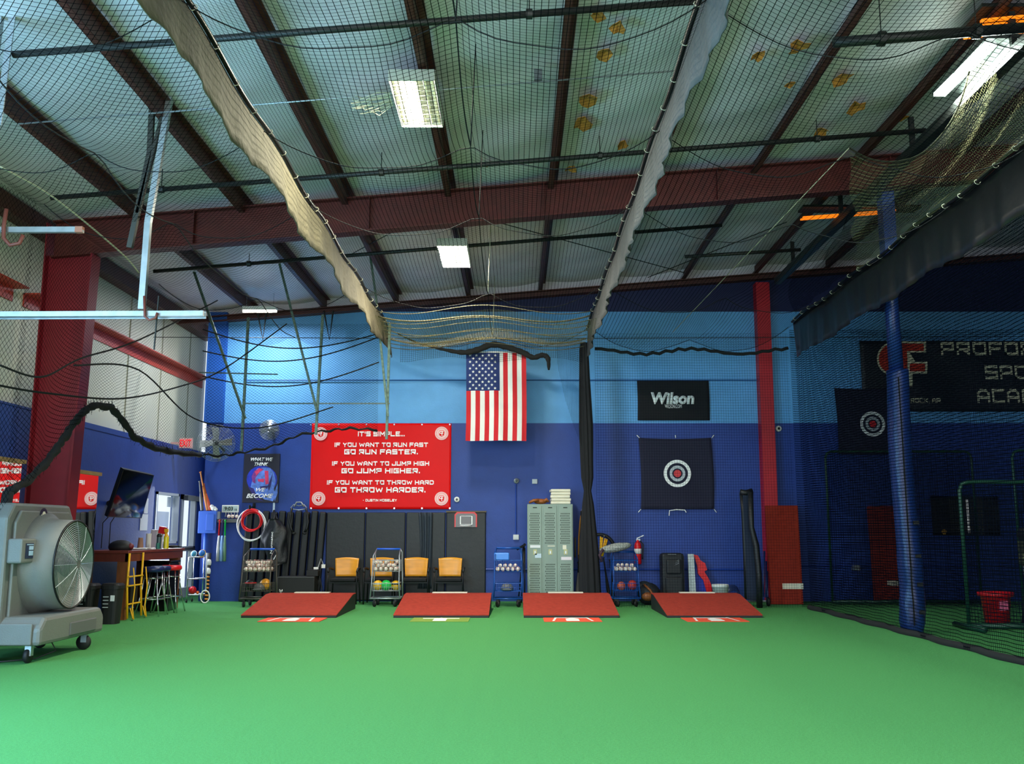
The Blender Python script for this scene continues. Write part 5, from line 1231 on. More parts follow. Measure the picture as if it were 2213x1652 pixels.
m = MB(); m.tube([(cxp-.04, yp-rl(.1+3.4*i/40)-.004, .1+3.4*i/40) for i in range(41)], .010, 5); m.build('lacing', netblk, t, world=True)
# window in back wall on the right
a = W(2018, 1158, .05); b = W(2156, 1073, .05)
m = MB()
for p, q in (((a.x, a.z), (b.x, a.z+.05)), ((a.x, b.z-.05), (b.x, b.z)), ((a.x, a.z), (a.x+.35, b.z)), ((b.x-.3, a.z), (b.x, b.z))): m.box((p[0], YW-.05, p[1]), (q[0], YW+.0, q[1]))
wn = struct(m.build('window_2', black, center=False))
m = MB(); m.box((a.x+.35, YW-.02, a.z+.05), (b.x-.3, YW-.01, b.z-.05)); m.build('pane', mat('olive_blind', (56, 56, 46), .4), wn)
c = W(2092, 1100, .05); m = MB(); m.box((c.x-.015, YW-.035, a.z+.05), (c.x+.015, YW-.02, b.z-.05)); m.build('light_gap', mat('light_gap', (235, 240, 240), .5, emis=.6), wn)
m = MB(); c = W(2041, 1150, .06); m.prism(circ(c.x, c.z, .05, 16), YW-.056, YW-.05); m.build('amber_sticker', mat('amber_print', (236, 170, 40), .5), wn)
# screen frames
def screen(px0, px1, pyt, Y, label, base=True, rr_=.035):
    a = at(px0, 1300, Y); b = at(px1, 1300, Y); zt_ = at((px0+px1)/2, pyt, Y).z
    a = V((at(px0, pyt, Y).x, Y, 0)); b = V((at(px1, pyt, Y).x, Y, 0))
    t = thing('pitching_screen', label, 'screen', ((a.x+b.x)/2, Y, 0)); c = .12
    m = MB(); m.tube([(a.x, Y, .05), (a.x, Y, zt_-c), (a.x+c*.3, Y, zt_-c*.3), (a.x+c, Y, zt_), (b.x-c, Y, zt_), (b.x-c*.3, Y, zt_-c*.3), (b.x, Y, zt_-c), (b.x, Y, .05)], rr_*.7, 8); m.build('frame', greenpipe, t, smooth=True, world=True)
    m = MB(); m.tube([(a.x, Y, .05), (b.x, Y, .05)], rr_, 8)
    if base:
        for x in (a.x, b.x): m.tube([(x, Y-.45, .04), (x, Y+.45, .04)], rr_, 8)
    m.build('base', greenpipe, t, smooth=True, world=True)
    m = MB(); m.grid(lambda u, v: (a.x+(b.x-a.x)*u, Y+.03*sin(v*4)*sin(u*5), .05+(zt_-.07)*v), 12, 14, lambda u, v: (u*(b.x-a.x), v*zt_)); m.build('netting', N_tiny, t, world=True)
screen(1783, 2098, 976, 18.25, 'wide low green-framed screen against the back wall behind the blue post', False)
screen(2072, 2330, 1042, 13.6, 'green-framed screen on floor feet in front of the red tub', True, .04)
screen(2186, 2420, 974, 16.9, 'green-framed screen at the right edge behind the pitching machine', False)
c = at(2176, 1350, 13.55); c = fl(2178, 1352)
t = thing('ball_tub', 'bright red tub standing on the turf behind the right net', 'tub', (c.x, c.y+.3, 0))
m = MB(); h_ = .46; m.lathe([(.0001, 0), (.17, 0), (.205, h_-.07), (.25, h_-.06), (.25, h_), (.22, h_), (.2, h_-.06), (.165, .02), (.0001, .02)], None, 28); m.build('pail', redp, t, smooth=True)
m = MB(); q = .19; m.box((-.05, -.215, .20), (.07, -.19, .34)); m.build('faded_print', mat('faded_pink', (236, 110, 150), .5), t)
# pitching machine at right edge
c = at(2200, 1200, 13.9)
t = thing('pitching_machine', 'dark pitching machine on a leg stand at the right edge', 'machine', (c.x+.15, 13.9, 0))
m = MB(); m.sph((0, 0, c.z-.05), .17, (.8, 1, .9), 16); m.box((-.1, -.2, c.z+.05), (.25, .1, c.z+.2)); m.build('motor_housing', mat('olive_metal', (78, 84, 64), .4, .5), t, smooth=False)
m = MB(); T = MX.Translation((-.04, -.1, c.z+.22)) @ MX.Rotation(R(65), 4, 'Y'); m.lathe([(.0001, -.05), (.16, -.05), (.19, -.02), (.19, .02), (.16, .05), (.0001, .05)], T, 22); m.build('wheel', black, t, smooth=True)
m = MB(); m.box((-.15, -.25, c.z-.32), (-.05, -.1, c.z-.15)); m.build('motor', galv, t, bevel=.01)
for x, y in ((-.5, -.3), (.5, -.3), (0, .6)): m = MB(); m.tube([(0, 0, c.z-.1), (x*.5, y*.5, .02)], .022, 8); m.build('leg', blackm, t, smooth=True)
m = MB(); m.lathe([(.0001, 0), (.17, 0), (.22, .4), (.2, .4), (.15, .02), (.0001, .02)], MX.Translation((1.0, .4, 0)), 20)
# far background things on right: speaker shape behind net
a = at(1845, 1228, 18.95); m = MB(); m.box((a.x, 18.93, a.z-.05), (a.x+.12, YW-.01, a.z+.05)); tag(m.build('outlet_box', galv), 'small outlet box low on the wall left of the blue post', 'outlet')
# =================================================================== LEFT SIDE: COOLER FAN
t = thing('evaporative_cooler', 'big grey rolling evaporative cooler with a round fan grille, at the left front', 'fan', (-5.4, 10.8, 0))
Y0, Y1 = 10.12, 11.62
def yz(m, poly, x0, x1):   # polygon in YZ extruded along X
    n = len(poly); vs = [(x0, y, z) for y, z in poly]+[(x1, y, z) for y, z in poly]
    m.add(vs, [tuple(range(n))[::-1], tuple(range(n, 2*n))]+[(i, (i+1) % n, (i+1) % n+n, i+n) for i in range(n)])
m = MB(); yz(m, [(Y0, .25), (Y1, .25), (Y1, 1.5), (Y1-.12, 1.66), (Y0+.12, 1.66), (Y0, 1.5)], -5.72, -5.36); m.build('housing', greyp, t, world=True, bevel=.03)
m = MB(); yz(m, [(Y0+.1, .45), (Y1-.1, .45), (Y1-.1, 1.45), (Y1-.2, 1.58), (Y0+.2, 1.58), (Y0+.1, 1.45)], -5.36, -5.32); m.build('front_panel', greyp, t, world=True, bevel=.015)
m = MB(); m.box((-5.80, Y0+.06, .3), (-5.72, Y1-.06, 1.58)); m.build('cooling_pad', smoke, t, world=True)
m = MB(); yz(m, [(Y0-.02, .18), (Y1+.02, .18), (Y1+.02, .36), (Y1-.08, .47), (Y0+.08, .47), (Y0-.02, .36)], -5.6, -4.92); m.build('water_tank', greyp, t, world=True, bevel=.04)
m = MB(); m.box((-5.5, Y0-.045, .19), (-5.0, Y0-.02, .41)); m.build('tank_end_panel', greyp, t, world=True, bevel=.02)
m = MB(); m.box((-4.93, 10.75, .22), (-4.905, 11.4, .36)); m.build('drain_recess', smoke, t, world=True, bevel=.01)
cc = V((-5.34, 10.88, .99)); TT = MX.Translation(cc) @ MX.Rotation(pi/2, 4, 'Y')
m = MB(); m.lathe([(.60, 0), (.52, .07), (.50, .16), (.49, .36), (.47, .36), (.46, .1)], TT, 40); m.build('fan_shroud', greyp, t, smooth=True, world=True)
m = MB()
for i in range(21):
    r = .06+.42*i/20; m.tube([TT @ V((r*cos(2*pi*q/36), r*sin(2*pi*q/36), .36+.05*(1-(r/.48)**2))) for q in range(36)], .0028, 4, True)
for q in range(12):
    a_ = 2*pi*q/12; m.tube([TT @ V((r*cos(a_), r*sin(a_), .36+.055*(1-(r/.48)**2))) for r in (.05, .2, .35, .48)], .004, 4)
m.build('grille', mat('grille_wire', (150, 160, 170), .35, .6), t, world=True)
m = MB(); m.tube([TT @ V((.485*cos(2*pi*q/40), .485*sin(2*pi*q/40), .36)) for q in range(40)], .011, 6, True); m.build('grille_rim', blackm, t, smooth=True, world=True)
m = MB(); m.lathe([(.07, .05), (.07, .2), (.05, .22), (.0001, .22)], TT, 16)
for q in range(5):
    a_ = 2*pi*q/5; e1 = TT.to_3x3() @ V((cos(a_), sin(a_), 0)); e2 = TT.to_3x3() @ V((-sin(a_), cos(a_), 0)); n_ = TT.to_3x3() @ V((0, 0, 1)); o_ = TT @ V((0, 0, .12))
    m.add([o_+e1*.05-e2*.04-n_*.03, o_+e1*.05+e2*.04+n_*.03, o_+e1*.43+e2*.14+n_*.04, o_+e1*.43-e2*.06-n_*.03], [(0, 1, 2, 3), (3, 2, 1, 0)])
m.build('fan_blades', smoke, t, world=True)
m = MB(); m.lathe([(.46, .02), (.0001, .02)], TT, 30); m.build('shroud_back', dark, t, world=True)
m = MB(); m.box((-5.36, Y0+.02, 1.02), (-5.20, Y0+.32, 1.28)); cb2 = m.build('control_box', greyp, t, world=True, bevel=.02); cb2['_o'] = tuple(t['_o'])
m = MB(); m.box((-5.198, Y0+.09, 1.07), (-5.194, Y0+.25, 1.23)); m.build('control_panel', mat('panel_navy', (20, 34, 66), .3), cb2, world=True)
m = MB(); m.box((-5.193, Y0+.15, 1.10), (-5.190, Y0+.24, 1.15)); m.box((-5.193, Y0+.15, 1.16), (-5.190, Y0+.24, 1.20)); m.box((-5.193, Y0+.1, 1.21), (-5.190, Y0+.24, 1.22)); m.build('panel_print', mat('pale_print', (150, 180, 210), .4), cb2, world=True)
oo = MX.Translation((-5.318, 10.78, 1.53)) @ MX.Rotation(pi/2, 4, 'Y')
m = MB(); m.lathe([(.085, 0), (.085, .004), (.0001, .004)], oo, 28); bd = m.build('oval_badge', mat('badge_navy', (24, 34, 56), .35), t, world=True); bd['_o'] = tuple(t['_o'])
m = MB(); m.lathe([(.035, .004), (.035, .008), (.0001, .008)], MX.Translation((-5.318, 10.78, 1.545)) @ MX.Rotation(pi/2, 4, 'Y'), 7); m.box((-5.314, 10.77, 1.47), (-5.31, 10.79, 1.53)); m.box((-5.314, 10.72, 1.525), (-5.31, 10.84, 1.54)); m.build('badge_print', offwhite, bd, world=True)
for x, y, r in ((-5.08, 10.2, .075), (-5.02, 11.35, .085), (-5.6, 10.2, .075), (-5.6, 11.5, .075)):
    m = MB(); m.box((x-.025, y-.03, r), (x+.04, y+.03, .19)); f = m.build('caster_fork', galv, t, world=True); f['_o'] = tuple(t['_o'])
    m = MB(); T_ = MX.Translation((x, y, r)) @ MX.Rotation(pi/2, 4, 'Y' if y < 11 else 'X'); m.lathe([(.0001, -.025), (r*.9, -.025), (r, -.01), (r, .01), (r*.9, .025), (.0001, .025)], T_, 20); m.build('wheel', black, f, smooth=True, world=True)
m = MB(); m.tube([(-5.0, 10.5, .2), (-4.98, 10.6, .08), (-5.1, 10.4, .02), (-5.5, 10.1, .012)], .008, 6); m.build('power_cord', black, t, smooth=True, world=True)

# ------------------------------------------------------------------- mirrors on stands, cabinet, bins
def mirr(y0, y1, x, z0, z1, label):
    t = thing('wall_mirror', label, 'mirror', (x, y0, 0))
    m = MB(); m.box((x-.01, y0, z0), (x, y1, z1)); m.build('glass', mirror_m, t, world=True)
    m = MB(); m.box((x-.06, y0-.02, z1), (x+.03, y1+.05, z1+.05)); m.build('top_rail', mat('pale_pine', (206, 156, 100), .5, var=.15, vs=8), t, world=True)
    m = MB(); m.box((x-.05, y0, .0), (x-.012, y0+.05, z1)); m.build('stand_leg', black, t, world=True)
    m = MB(); m.box((x-.05, y1-.05, .0), (x-.012, y1, z1)); m.build('stand_leg', black, t, world=True)
    m = MB(); m.box((x-.04, y0, z0-.01), (x-.011, y1, z1)); m.build('backing', blueu, t, world=True)
mirr(13.3, atX(213, 1030, -6.2).y, -6.2, 1.05, atX(213, 1029, -6.2).z, 'mirror with a pale wood top rail right of the crimson column, reflecting the red banner')
mirr(10.7, atX(48, 1000, -6.2).y, -6.2, 1.05, atX(48, 1003, -6.2).z, 'mirror with a pale wood top rail at the far left edge, behind the cooler')
m = MB(); m.box((-6.88, 14.3, 0), (-6.60, 14.9, .98)); tag(m.build('tool_chest', black, bevel=.02), 'black cabinet standing between the mirror and the bar table', 'cabinet')
def bin_(x, y, label, r=.135, h=.56):
    t = thing('waste_bin', label, 'bin', (x, y, 0))
    m = MB(); vs = []; n = 24
    def sq(r_, z): return [(r_*(abs(cos(a_))**.5*(1 if cos(a_) > 0 else -1)), r_*(abs(sin(a_))**.5*(1 if sin(a_) > 0 else -1)), z) for a_ in [2*pi*q/n for q in range(n)]]
    rings = [sq(r*.8, 0), sq(r*.98, h-.05), sq(r*1.06, h-.05), sq(r*1.06, h), sq(r*.9, h+.03)]
    vs = [p for g in rings for p in g]
    m.add(vs, [(i*n+j, i*n+(j+1) % n, (i+1)*n+(j+1) % n, (i+1)*n+j) for i in range(4) for j in range(n)]+[tuple(range(n))[::-1], tuple(4*n+j for j in range(n))]); m.build('body', black, t, smooth=False)
    m = MB(); m.box((.03, -r*1.02, h*.6), (.09, -r*.96, h*.75)); m.build('price_label', paper, t)
    m = MB()
    for k in range(4): m.box((-.08, -r*1.0+.004*k*0, h*(.70-.09*k)), (.0, -r*.94, h*(.70-.09*k)+.012))
    m.build('grey_print', mat('grey_print', (190, 196, 204), .6), t)
bin_(-6.38, 14.45, 'black bin with a white label, left one of the pair beside the bar table', .15)
bin_(-6.03, 14.5, 'black bin with a white label, right one of the pair beside the bar table', .14)
bucket((-6.36, 13.75, 0), .13, .36, mat('cream_pail', (210, 212, 186), .5), 'cream bucket on the floor half hidden behind the cooler fan')
m = MB(); m.box((-6.5, 13.45, .0), (-6.3, 13.58, .24)); tag(m.build('red_crate', redp, bevel=.02), 'small red box low behind the cooler fan grille', 'box')
# ------------------------------------------------------------------- bar table
bz = 1.06; t = thing('bar_table', 'long dark red wooden bar table along the left wall', 'table', (-6.45, 16.2, 0))
m = MB(); m.box((-6.86, 15.0, bz-.045), (-6.03, 17.55, bz)); m.build('tabletop', barw, t, world=True, bevel=.006)
m = MB(); m.box((-6.84, 15.03, bz-.17), (-6.80, 17.5, bz-.045)); m.box((-6.09, 15.03, bz-.17), (-6.05, 17.5, bz-.045)); m.box((-6.84, 15.03, bz-.17), (-6.05, 15.07, bz-.045)); m.build('apron', barw, t, world=True)
legw = mat('brown_leg_wood', (130, 74, 36), .5, var=.2, vs=5, stretch=(3, 3, .6))
for x, y in ((-6.22, 15.06), (-6.80, 15.06), (-6.22, 17.3), (-6.80, 17.3)):
    m = MB(); m.box((x, y, 0), (x+.16, y+.11, bz-.045)); m.build('leg', legw, t, world=True)
# hand truck
t = thing('hand_truck', 'yellow hand truck leaning folded against the bar table', 'hand truck', (-6.05, 15.2, 0))
a, b = at(272, 1340, 14.95), at(277, 1203, 15.3)
for dy, l in ((0, .0), (.55, .0)):
    m = MB(); m.tube([(-5.98, 14.98+dy, .03), (-6.02, 15.0+dy, .5), (-6.02, 15.02+dy, 1.02)], .018, 8); m.build('rail', yell, t, smooth=True, world=True)
for z in (.24, .52, .66): m = MB(); m.tube([(-6.0, 14.98, z), (-6.0, 15.55, z)], .013, 7); m.build('cross_bar', yell, t, world=True)
for dy in (0, .5): m = MB(); m.tube([(-5.94, 15.0+dy, .8), (-5.9, 15.0+dy, .5), (-5.92, 15.0+dy, .2), (-5.85, 14.9+dy, .03), (-5.95, 15.12+dy, .02), (-5.97, 15.05+dy, .18)], .010, 6); m.build('handle', yell, t, smooth=True, world=True)
m = MB(); m.box((-6.06, 15.15, .2), (-6.02, 15.42, .5)); m.build('plate', blackm, t, world=True)
# stools
def stool(x, y, seatm, label):
    t = thing('bar_stool', label, 'stool', (x, y, 0), group='bar stools')
    m = MB(); m.lathe([(.0001, .70), (.15, .70), (.17, .72), (.17, .76), (.15, .785), (.0001, .79)], None, 24); m.build('seat', seatm, t, smooth=True)
    for sx in (-1, 1):
        for sy in (-1, 1): m = MB(); m.tube([(sx*.10, sy*.10, .70), (sx*.12, sy*.12, .45), (sx*.15, sy*.15, .25), (sx*.20, sy*.20, .005)], .012, 8); m.build('leg', chrome, t, smooth=True)
    m = MB(); m.tube([(.17*cos(q*pi/12)*1.1, .17*sin(q*pi/12)*1.1, .27) for q in range(24)], .010, 6, True); m.build('foot_ring', chrome, t, smooth=True)
    m = MB(); m.tube([(.13*cos(q*pi/10), .13*sin(q*pi/10), .60) for q in range(20)], .008, 6, True); m.build('upper_ring', chrome, t, smooth=True)
seatn = mat('navy_seat', (16, 34, 84), .35)
stool(-5.94, 15.84, seatn, 'chrome bar stool with a navy seat, nearest the camera'); stool(-5.96, 16.2, seatn, 'chrome bar stool with a navy seat, beside the red-seated one'); stool(-5.90, 16.55, mat('red_seat', (210, 24, 34), .35), 'chrome bar stool with a bright red seat')
m = MB(); m.box((-6.5, 16.7, 0), (-5.98, 17.15, .82)); m.box((-6.52, 16.68, .82), (-5.96, 17.17, .86))
tag(m.build('tall_bin', mat('gloss_black', (8, 10, 14), .2), bevel=.03), 'tall glossy black bin under the far end of the bar table', 'bin')
# things on the bar
bt = bz+.002
t = thing('black_cap', 'dark baseball cap with reddish print on the near end of the bar table', 'cap', (-6.30, 15.35, bt))
m = MB(); m.sph((0, 0, .05), .13, (1.5, 1.1, .85), 18); m.build('crown', black, t, smooth=True)
m = MB(); m.sph((.16, -.02, .06), .055, (1, 1, .9), 12); m.build('red_print', mat('maroon_print', (110, 30, 40), .5), t, smooth=True)
def jar(x, y, r, h, mm, name, label, cat, lid=None, prof=None):
    t = thing(name, label, cat, (x, y, bt)); m = MB(); m.lathe(prof or [(.0001, 0), (r, 0), (r, h), (.0001, h)], None, 18); m.build('body', mm, t, smooth=False)
    if lid: m = MB(); lid[1](m); m.build('cap', lid[0], t)
    return t
jar(-6.38, 16.35, .05, .19, mat('brown_paper', (150, 110, 90), .7), 'paper_cup', 'brown paper cup standing upside down on the bar table', 'cup', prof=[(.0001, 0), (.052, 0), (.036, .19), (.0001, .19)])
jar(-6.40, 16.75, .045, .26, white, 'paper_towel_roll', 'white paper towel roll behind the shaker on the bar table', 'roll')
jar(-6.16, 16.6, .04, .2, mat('grey_shaker', (60, 84, 92), .3), 'shaker_bottle', 'grey shaker bottle beside the spray bottle on the bar table', 'bottle', (black, lambda m: m.lathe([(.042, .2), (.042, .23), (.02, .26), (.0001, .26)], None, 14)))
jar(-6.12, 16.45, .03, .10, mat('sea_green_cup', (40, 120, 110), .4), 'plastic_cup', 'small sea-green cup on the bar table in front of the shaker', 'cup')
jar(-6.08, 16.72, .045, .2, mat('yellow_liquid', (226, 210, 40), .2), 'spray_bottle', 'spray bottle of yellow liquid with a yellow trigger on the bar table', 'bottle', (yell, lambda m: (m.lathe([(.045, .2), (.015, .26), (.015, .30), (.0001, .30)], None, 12), m.box((-.02, -.06, .28), (.02, .03, .34)), m.bar((0, -.03, .29), (0, -.07, .22), .015))))
m = MB(); m.grid(lambda u, v: (-6.40+.3*u, 15.9+.4*v, bt+.012+.012*sin(u*9)*sin(v*7)), 10, 10); tag(m.build('white_towel', white, smooth=True, solid=.012), 'folded white towel lying flat on the bar table', 'towel')
m = MB(); m.sph((-6.12, 17.15, bt+.03), .06, (2.2, 1.2, .5)); tag(m.build('sunglasses_case', black, smooth=True), 'small dark case lying at the far end of the bar table', 'case')
t = thing('drink_carton', 'red and white carton leaning behind the bottles on the bar table', 'carton', (-6.30, 17.0, bt)); m = MB(); m.box((-.05, -.03, 0), (.05, .03, .30)); m.build('body', paper, t); m = MB(); m.box((-.07, -.035, .26), (.05, .035, .38), MX.Rotation(R(10), 4, 'Y')); m.build('red_top', redp, t)
m = MB(); m.box((-.02, -.12, 0), (.02, .12, .33), MX.Translation((-6.55, 17.3, bt)) @ MX.Rotation(R(8), 4, 'Y')); tag(m.build('framed_card', mat('card_grey', (190, 186, 190), .5)), 'pale card propped up at the far end of the bar table', 'card')
# TV
t = thing('wall_television', 'flat black television tilted forward on the left wall', 'television', (-6.7, 16.4, 1.6))
pts = [atX(232, 1118, -6.78), atX(306, 1121, -6.74), atX(333, 1028, -6.30), atX(267, 1014, -6.34)]
n_ = ((pts[1]-pts[0]).cross(pts[3]-pts[0])).normalized()
if n_.x < 0: n_ = -n_
m = MB(); m.add(pts+[p-n_*.06 for p in pts], [(0, 1, 2, 3), (7, 6, 5, 4), (0, 4, 5, 1), (1, 5, 6, 2), (2, 6, 7, 3), (3, 7, 4, 0)]); m.build('case', black, t, world=True)
ctr = sum(pts, V())/4; m = MB(); m.add([ctr+(p-ctr)*.96+n_*.003 for p in pts], [(0, 1, 2, 3)]); m.build('screen', mat('tv_screen', (6, 8, 12), .08), t, world=True, solid=.003)
m = MB(); m.bar(ctr-n_*.05, (XL, ctr.y, ctr.z-.15), .08); m.build('wall_arm', blackm, t, world=True)
m = MB(); m.tube([ctr-n_*.05, (XL+.03, ctr.y+.1, 1.5), (XL+.03, ctr.y+.1, 1.08)], .008, 5); m.tube([ctr-n_*.05, (XL+.03, ctr.y-.2, 1.5), (XL+.03, ctr.y-.2, 1.08)], .008, 5); m.build('cable', black, t, world=True)
for i, (x0, x1, y0_, y1_) in enumerate(((302, 320, 1112, 1147), (311, 321, 1078, 1110))):
    p, q = atX(x0, y1_, XL+.006), atX(x1, y0_, XL+.006); m = MB(); m.box((XL+.002, p.y, p.z), (XL+.008, q.y, q.z))
    for k in range(5): m.box((XL+.008, p.y+.08, p.z+.06+k*.05), (XL+.0095, q.y-.3, p.z+.075+k*.05))
    tag(m.build('notice_paper', paper), ['lower white notice sheet pinned to the wall under the television', 'upper white notice sheet partly hidden by the television'][i], 'paper')
# exit sign, beside the lifted net
c = atX(401, 958, XL+.3); t = thing('exit_sign', 'small red lettered exit sign high above the glass door', 'sign', tuple(c))
m = MB(); m.box((c.x-.13, c.y, c.z-.10), (c.x+.13, c.y+.05, c.z+.10)); m.box((XL, c.y+.01, c.z-.02), (c.x, c.y+.04, c.z+.02)); m.build('case', mat('pale_red_case', (240, 180, 176), .5), t, world=True)
text('EXIT', c.x-.11, c.x+.11, c.z-.07, c.z+.07, c.y-.004, mat('exit_red', (240, 40, 50), .5, emis=.6), t, bold=.02)
# round wall fans behind the net
def wfan(px, py, Y, r, label, yaw):
    c = at(px, py, Y); t = thing('wall_fan', label, 'fan', tuple(c)); T = MX.Rotation(yaw, 4, 'Z') @ MX.Rotation(R(100), 4, 'X')
    m = MB()
    for i in range(12): q_ = r*(.15+.85*i/11); m.tube([T @ V((q_*cos(2*pi*q/28), q_*sin(2*pi*q/28), .10*r*4*(1-(q_/r)**2)*.5)) for q in range(28)], .004, 4, True)
    for q in range(14): a_ = 2*pi*q/14; m.tube([T @ V((r*k*cos(a_), r*k*sin(a_), .2*r*(1-k*k))) for k in (.1, .5, .8, 1)], .004, 4)
    m.build('cage', galv, t)
    m = MB(); m.lathe([(r*.25, -.05), (r*.25, -.2), (r*.15, -.25), (.0001, -.25)], T, 16); m.build('motor', smoke, t, smooth=True)
    m = MB()
    for q in range(4):
        a_ = 2*pi*q/4; e = [V((cos(a_), sin(a_), 0)), V((-sin(a_), cos(a_), 0))]
        m.add([T @ (e[0]*.06-e[1]*.05-V((0, 0, .02))), T @ (e[0]*.06+e[1]*.05), T @ (e[0]*r*.85+e[1]*r*.3), T @ (e[0]*r*.85-e[1]*r*.1-V((0, 0, .03)))], [(0, 1, 2, 3)])
    m.build('blades', mat('fan_blade', (170, 174, 180), .3, .4), t, solid=.004)
    m = MB(); m.tube([T @ V((0, 0, -.2)), V((0, YW-Y, -.1))], .025, 8); m.build('wall_bracket', blackm, t)
wfan(467, 958, 18.55, .36, 'large caged wall fan in the back left corner, behind the net', R(25))
wfan(582, 930, 18.7, .20, 'small caged wall fan above the dark poster, behind the net', R(0))
# small chrome cart with balls in the corner
c = fl(418, 1304); t = thing('chrome_cart', 'small chrome ball cart in the corner by the glass door', 'cart', (c.x, c.y+.2, 0)); w_, h_ = .30, .86
for sx in (-1, 1):
    for sy in (-1, 1): m = MB(); m.tube([(sx*w_/2, sy*.16, .05), (sx*w_/2, sy*.16, h_)], .011, 8); m.build('upright', chrome, t, smooth=True)
for z in (h_, .45, .15):
    m = MB(); m.tube([(-w_/2, -.16, z), (w_/2, -.16, z), (w_/2, .16, z), (-w_/2, .16, z)], .009, 6, True)
    for k in range(5): m.tube([(-w_/2+w_*k/4, -.16, z), (-w_/2+w_*k/4, .16, z)], .004, 4)
    m.build('shelf', chrome, t)
for sx in (-1, 1):
    for sy in (-1, 1): m = MB(); m.lathe([(.0001, -.01), (.03, -.01), (.03, .01), (.0001, .01)], MX.Translation((sx*w_/2, sy*.16, .032)) @ MX.Rotation(pi/2, 4, 'Y'), 12); m.build('wheel', black, t)
cc = (c.x, c.y+.2)
for dx, z, r, mm, l, st in ((-.09, h_+.012, .055, mat('teal_ball', (60, 140, 170), .4), 'teal and white ball on top of the chrome cart, left one', white), (.07, h_+.012, .065, mat('blue_ball', (40, 110, 190), .4), 'blue and yellow ball on top of the chrome cart, right one', yell), (-.08, .16, .075, redp, 'red ball on the bottom shelf of the chrome cart', None), (.02, .16, .03, mat('orange_small', (240, 110, 40), .5), 'tiny orange ball on the bottom shelf of the chrome cart', None)):
    o = ball('exercise_ball', l, 'ball', (cc[0]+dx, cc[1]-.05, z+r), r, mm)
    if st: m = MB(); m.tube([(r*.96*cos(q*pi/10), r*.96*sin(q*pi/10)*.3-.0, r*.96*sin(q*pi/10)) for q in range(20)], .010, 5, True); m.build('stripe', st, o)
q = at(425, 1288, 18.3); t = thing('tennis_racket', 'white racket leaning in the corner beside the chrome cart', 'racket', (q.x+.1, 18.5, 0))
m = MB(); m.tube([(.085*cos(a_), -.02, .13+.115*sin(a_)) for a_ in [2*pi*i/20 for i in range(20)]], .012, 6, True); m.build('hoop', white, t, smooth=True)
m = MB(); m.tube([(0, 0, .24), (-.02, .02, .95)], .015, 8); m.build('handle', mat('pale_handle', (180, 190, 200), .4), t, smooth=True)

# =================================================================== DOOR TRACKS AND HANGING ANGLE FRAMES
def seg(t, nm, mm, pts, w_=.05, th=None):
    for a_, b_ in zip(pts, pts[1:]): m = MB(); m.bar(a_, b_, w_, th or w_*.35); m.build(nm, mm, t, world=True)
YT = 9.9
t = thing('door_track', 'long galvanised horizontal door track crossing in front of the crimson column', 'track', tuple(at(200, 680, YT)))
a, b = at(-250, 681, YT), at(440, 678, YT); m = MB(); m.bar(a, b, .05, .055); m.bar(a+V((0, .08, .0)), b+V((0, .08, 0)), .02, .075); m.build('rail', galv, t, world=True)
m = MB(); m.tube([at(312, 640, YT-.05), at(313, 684, YT-.05), at(322, 692, YT-.05), at(336, 688, YT-.05), at(340, 676, YT-.05)], .014, 7); m.build('curved_strap', mat('rusty_strap', (120, 60, 50), .5), t, smooth=True, world=True)
m = MB(); m.tube([at(343, 640, YT), at(333, 756, YT)], .009, 6); m.build('drop_rod', pipe_m, t, world=True)
t = thing('door_track', 'short galvanised horizontal track at the left edge above the crimson column', 'track', tuple(at(90, 497, YT)))
a, b = at(-250, 498, YT), at(180, 497, YT); m = MB(); m.bar(a, b, .05, .06); m.build('rail', galv, t, world=True)
m = MB(); m.bar(b-V((.08, 0, 0)), b, .055, .065); m.build('red_end', mat('rust_end', (170, 110, 90), .6), t, world=True)
m = MB(); m.tube([at(14, 452, YT-.06), at(8, 490, YT-.06), at(8, 515, YT-.06), at(22, 530, YT-.06), at(42, 526, YT-.06), at(50, 508, YT-.06)], .022, 7); m.build('curved_strap', mat('rusty_strap', (120, 60, 50), .5), t, smooth=True, world=True)
t = thing('track_hanger', 'pale slotted steel hangers dropping from the roof to the galvanised door track', 'hanger', tuple(at(330, 400, YT)))
for pts, mm, w_ in ((((366, 205), (318, 480), (304, 668)), galv, .06), (((328, 205), (322, 330), (278, 535)), mat('dark_angle', (66, 66, 62), .5, .5), .05), (((352, 240), (296, 460)), mat('dark_angle', (66, 66, 62), .5, .5), .035)):
    m = MB(); P_ = [at(x, y, YT) for x, y in pts]
    for a_, b_ in zip(P_, P_[1:]): m.bar(a_, b_, w_, .012); m.bar(a_+V((w_/2, .02, 0)), b_+V((w_/2, .02, 0)), .012, w_)
    m.build('slotted_angle', mm, t, world=True)
t = thing('track_hanger', 'pale slotted steel hanger in the top left corner of the view', 'hanger', tuple(at(15, 150, 8.0)))
m = MB(); m.bar(at(34, -20, 8.0), at(-4, 270, 8.0), .06, .012); m.bar(at(12, -20, 8.0), at(-18, 200, 8.0), .02, .05); m.build('slotted_angle', galv, t, world=True)
t = thing('hanging_steel_frame', 'frame of dark slotted steel angles hanging before the light blue wall at left', 'frame', tuple(at(650, 800, 16.3)))
YD = 16.35
for pts in (((412, 572), (528, 905)), ((603, 568), (686, 895)), ((798, 540), (812, 640), (838, 900)),):
    P_ = [at(x, y, YD) for x, y in pts]
    m = MB()
    for a_, b_ in zip(P_, P_[1:]): m.bar(a_, b_, .035, .01); m.bar(a_+V((.015, .02, 0)), b_+V((.015, .02, 0)), .008, .04)
    m.build('diagonal_angle', perf, t, world=True)
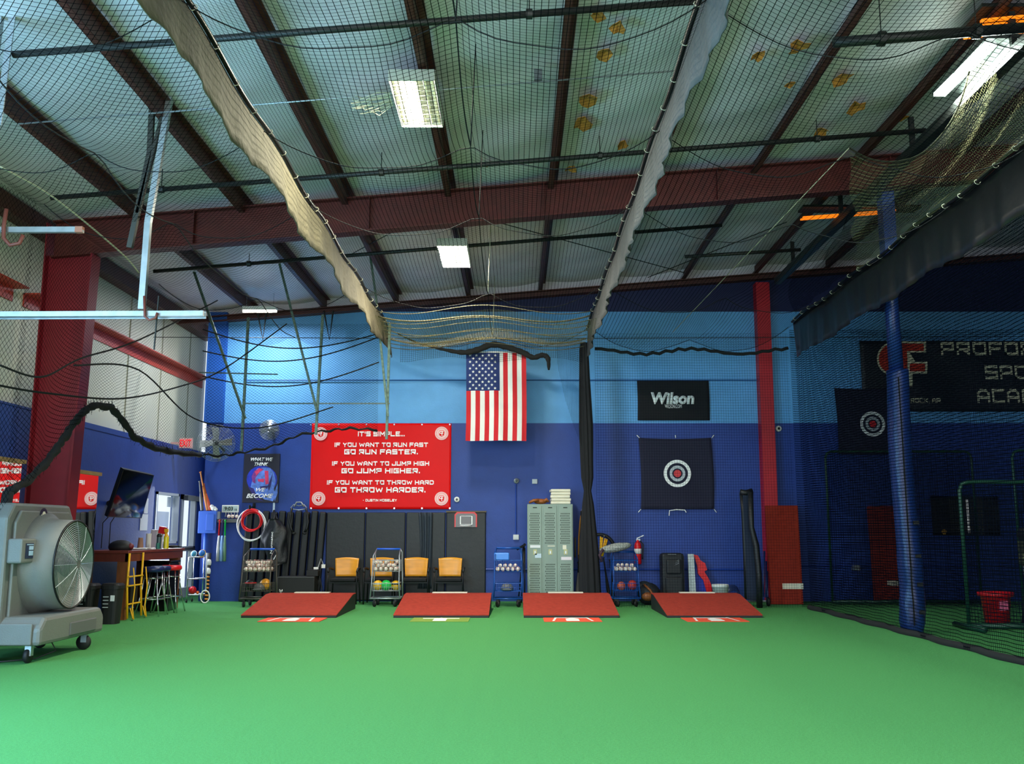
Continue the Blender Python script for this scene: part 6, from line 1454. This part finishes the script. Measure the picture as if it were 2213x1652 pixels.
for pts in (((536, 686), (521, 975)), ((697, 680), (682, 940)), ((842, 700), (835, 950))):
    P_ = [at(x, y, YD+.05) for x, y in pts]; m = MB(); m.bar(P_[0], P_[1], .04, .01); m.bar(P_[0]+V((.018, .02, 0)), P_[1]+V((.018, .02, 0)), .008, .045); m.build('vertical_angle', perf, t, world=True)
for p_, q_ in (((524, 873), (842, 873)), ((430, 806), (600, 810))):
    m = MB(); m.bar(at(*p_, YD+.08), at(*q_, YD+.08), .03, .01); m.bar(at(*p_, YD+.09)+V((0, .01, .012)), at(*q_, YD+.09)+V((0, .01, .012)), .04, .006); m.build('cross_angle', perf, t, world=True)
for px in (712, 568): 
    m = MB(); m.tube([at(px-12, 672, 18.8), at(px, 735, 18.8), at(px+8, 672, 18.8)], .02, 6); tag(m.build('roof_bracket', pipe_m), 'small dark V bracket under the roof edge, %s' % ('right of the strip lamp' if px > 600 else 'directly below the strip lamp'), 'bracket')
# heavy fold: cords on the pale wall left
for k, (pts, l) in enumerate(((((0, 360), (120, 430), (260, 545), (300, 590)), 'pale cord running diagonally across the upper left net'), (((0, 790), (90, 815), (175, 775), (300, 735), (470, 650)), 'dark cord sagging across the crimson column'), (((-20, 830), (100, 850), (260, 862), (380, 838), (480, 800), (620, 700)), 'dark cord sagging below the red girt'), (((160, 790), (300, 800), (420, 905), (560, 925), (720, 880)), 'dark cord swooping towards the steel angle frame'))):
    Pp = [atX(x, y, -5.4) if x < 330 else None for x, y in pts]; Yl = 16.2
    Pp = []
    for x, y in pts:
        p = atX(x, y, -5.45)
        if p.y > 16.3: p = at(x, y, 16.3)
        Pp.append(p)
    # smooth
    Q = []
    for i in range(len(Pp)-1):
        p0_ = Pp[max(0, i-1)]; p1_ = Pp[i]; p2_ = Pp[i+1]; p3_ = Pp[min(len(Pp)-1, i+2)]
        for s_ in range(8):
            u = s_/8; Q.append(.5*((2*p1_)+(p2_-p0_)*u+(2*p0_-5*p1_+4*p2_-p3_)*u*u+(3*p1_-p0_-3*p2_+p3_)*u**3))
    Q.append(Pp[-1]); cord(Q, .012, '', cordw if k == 0 else netblk, par=NLS)
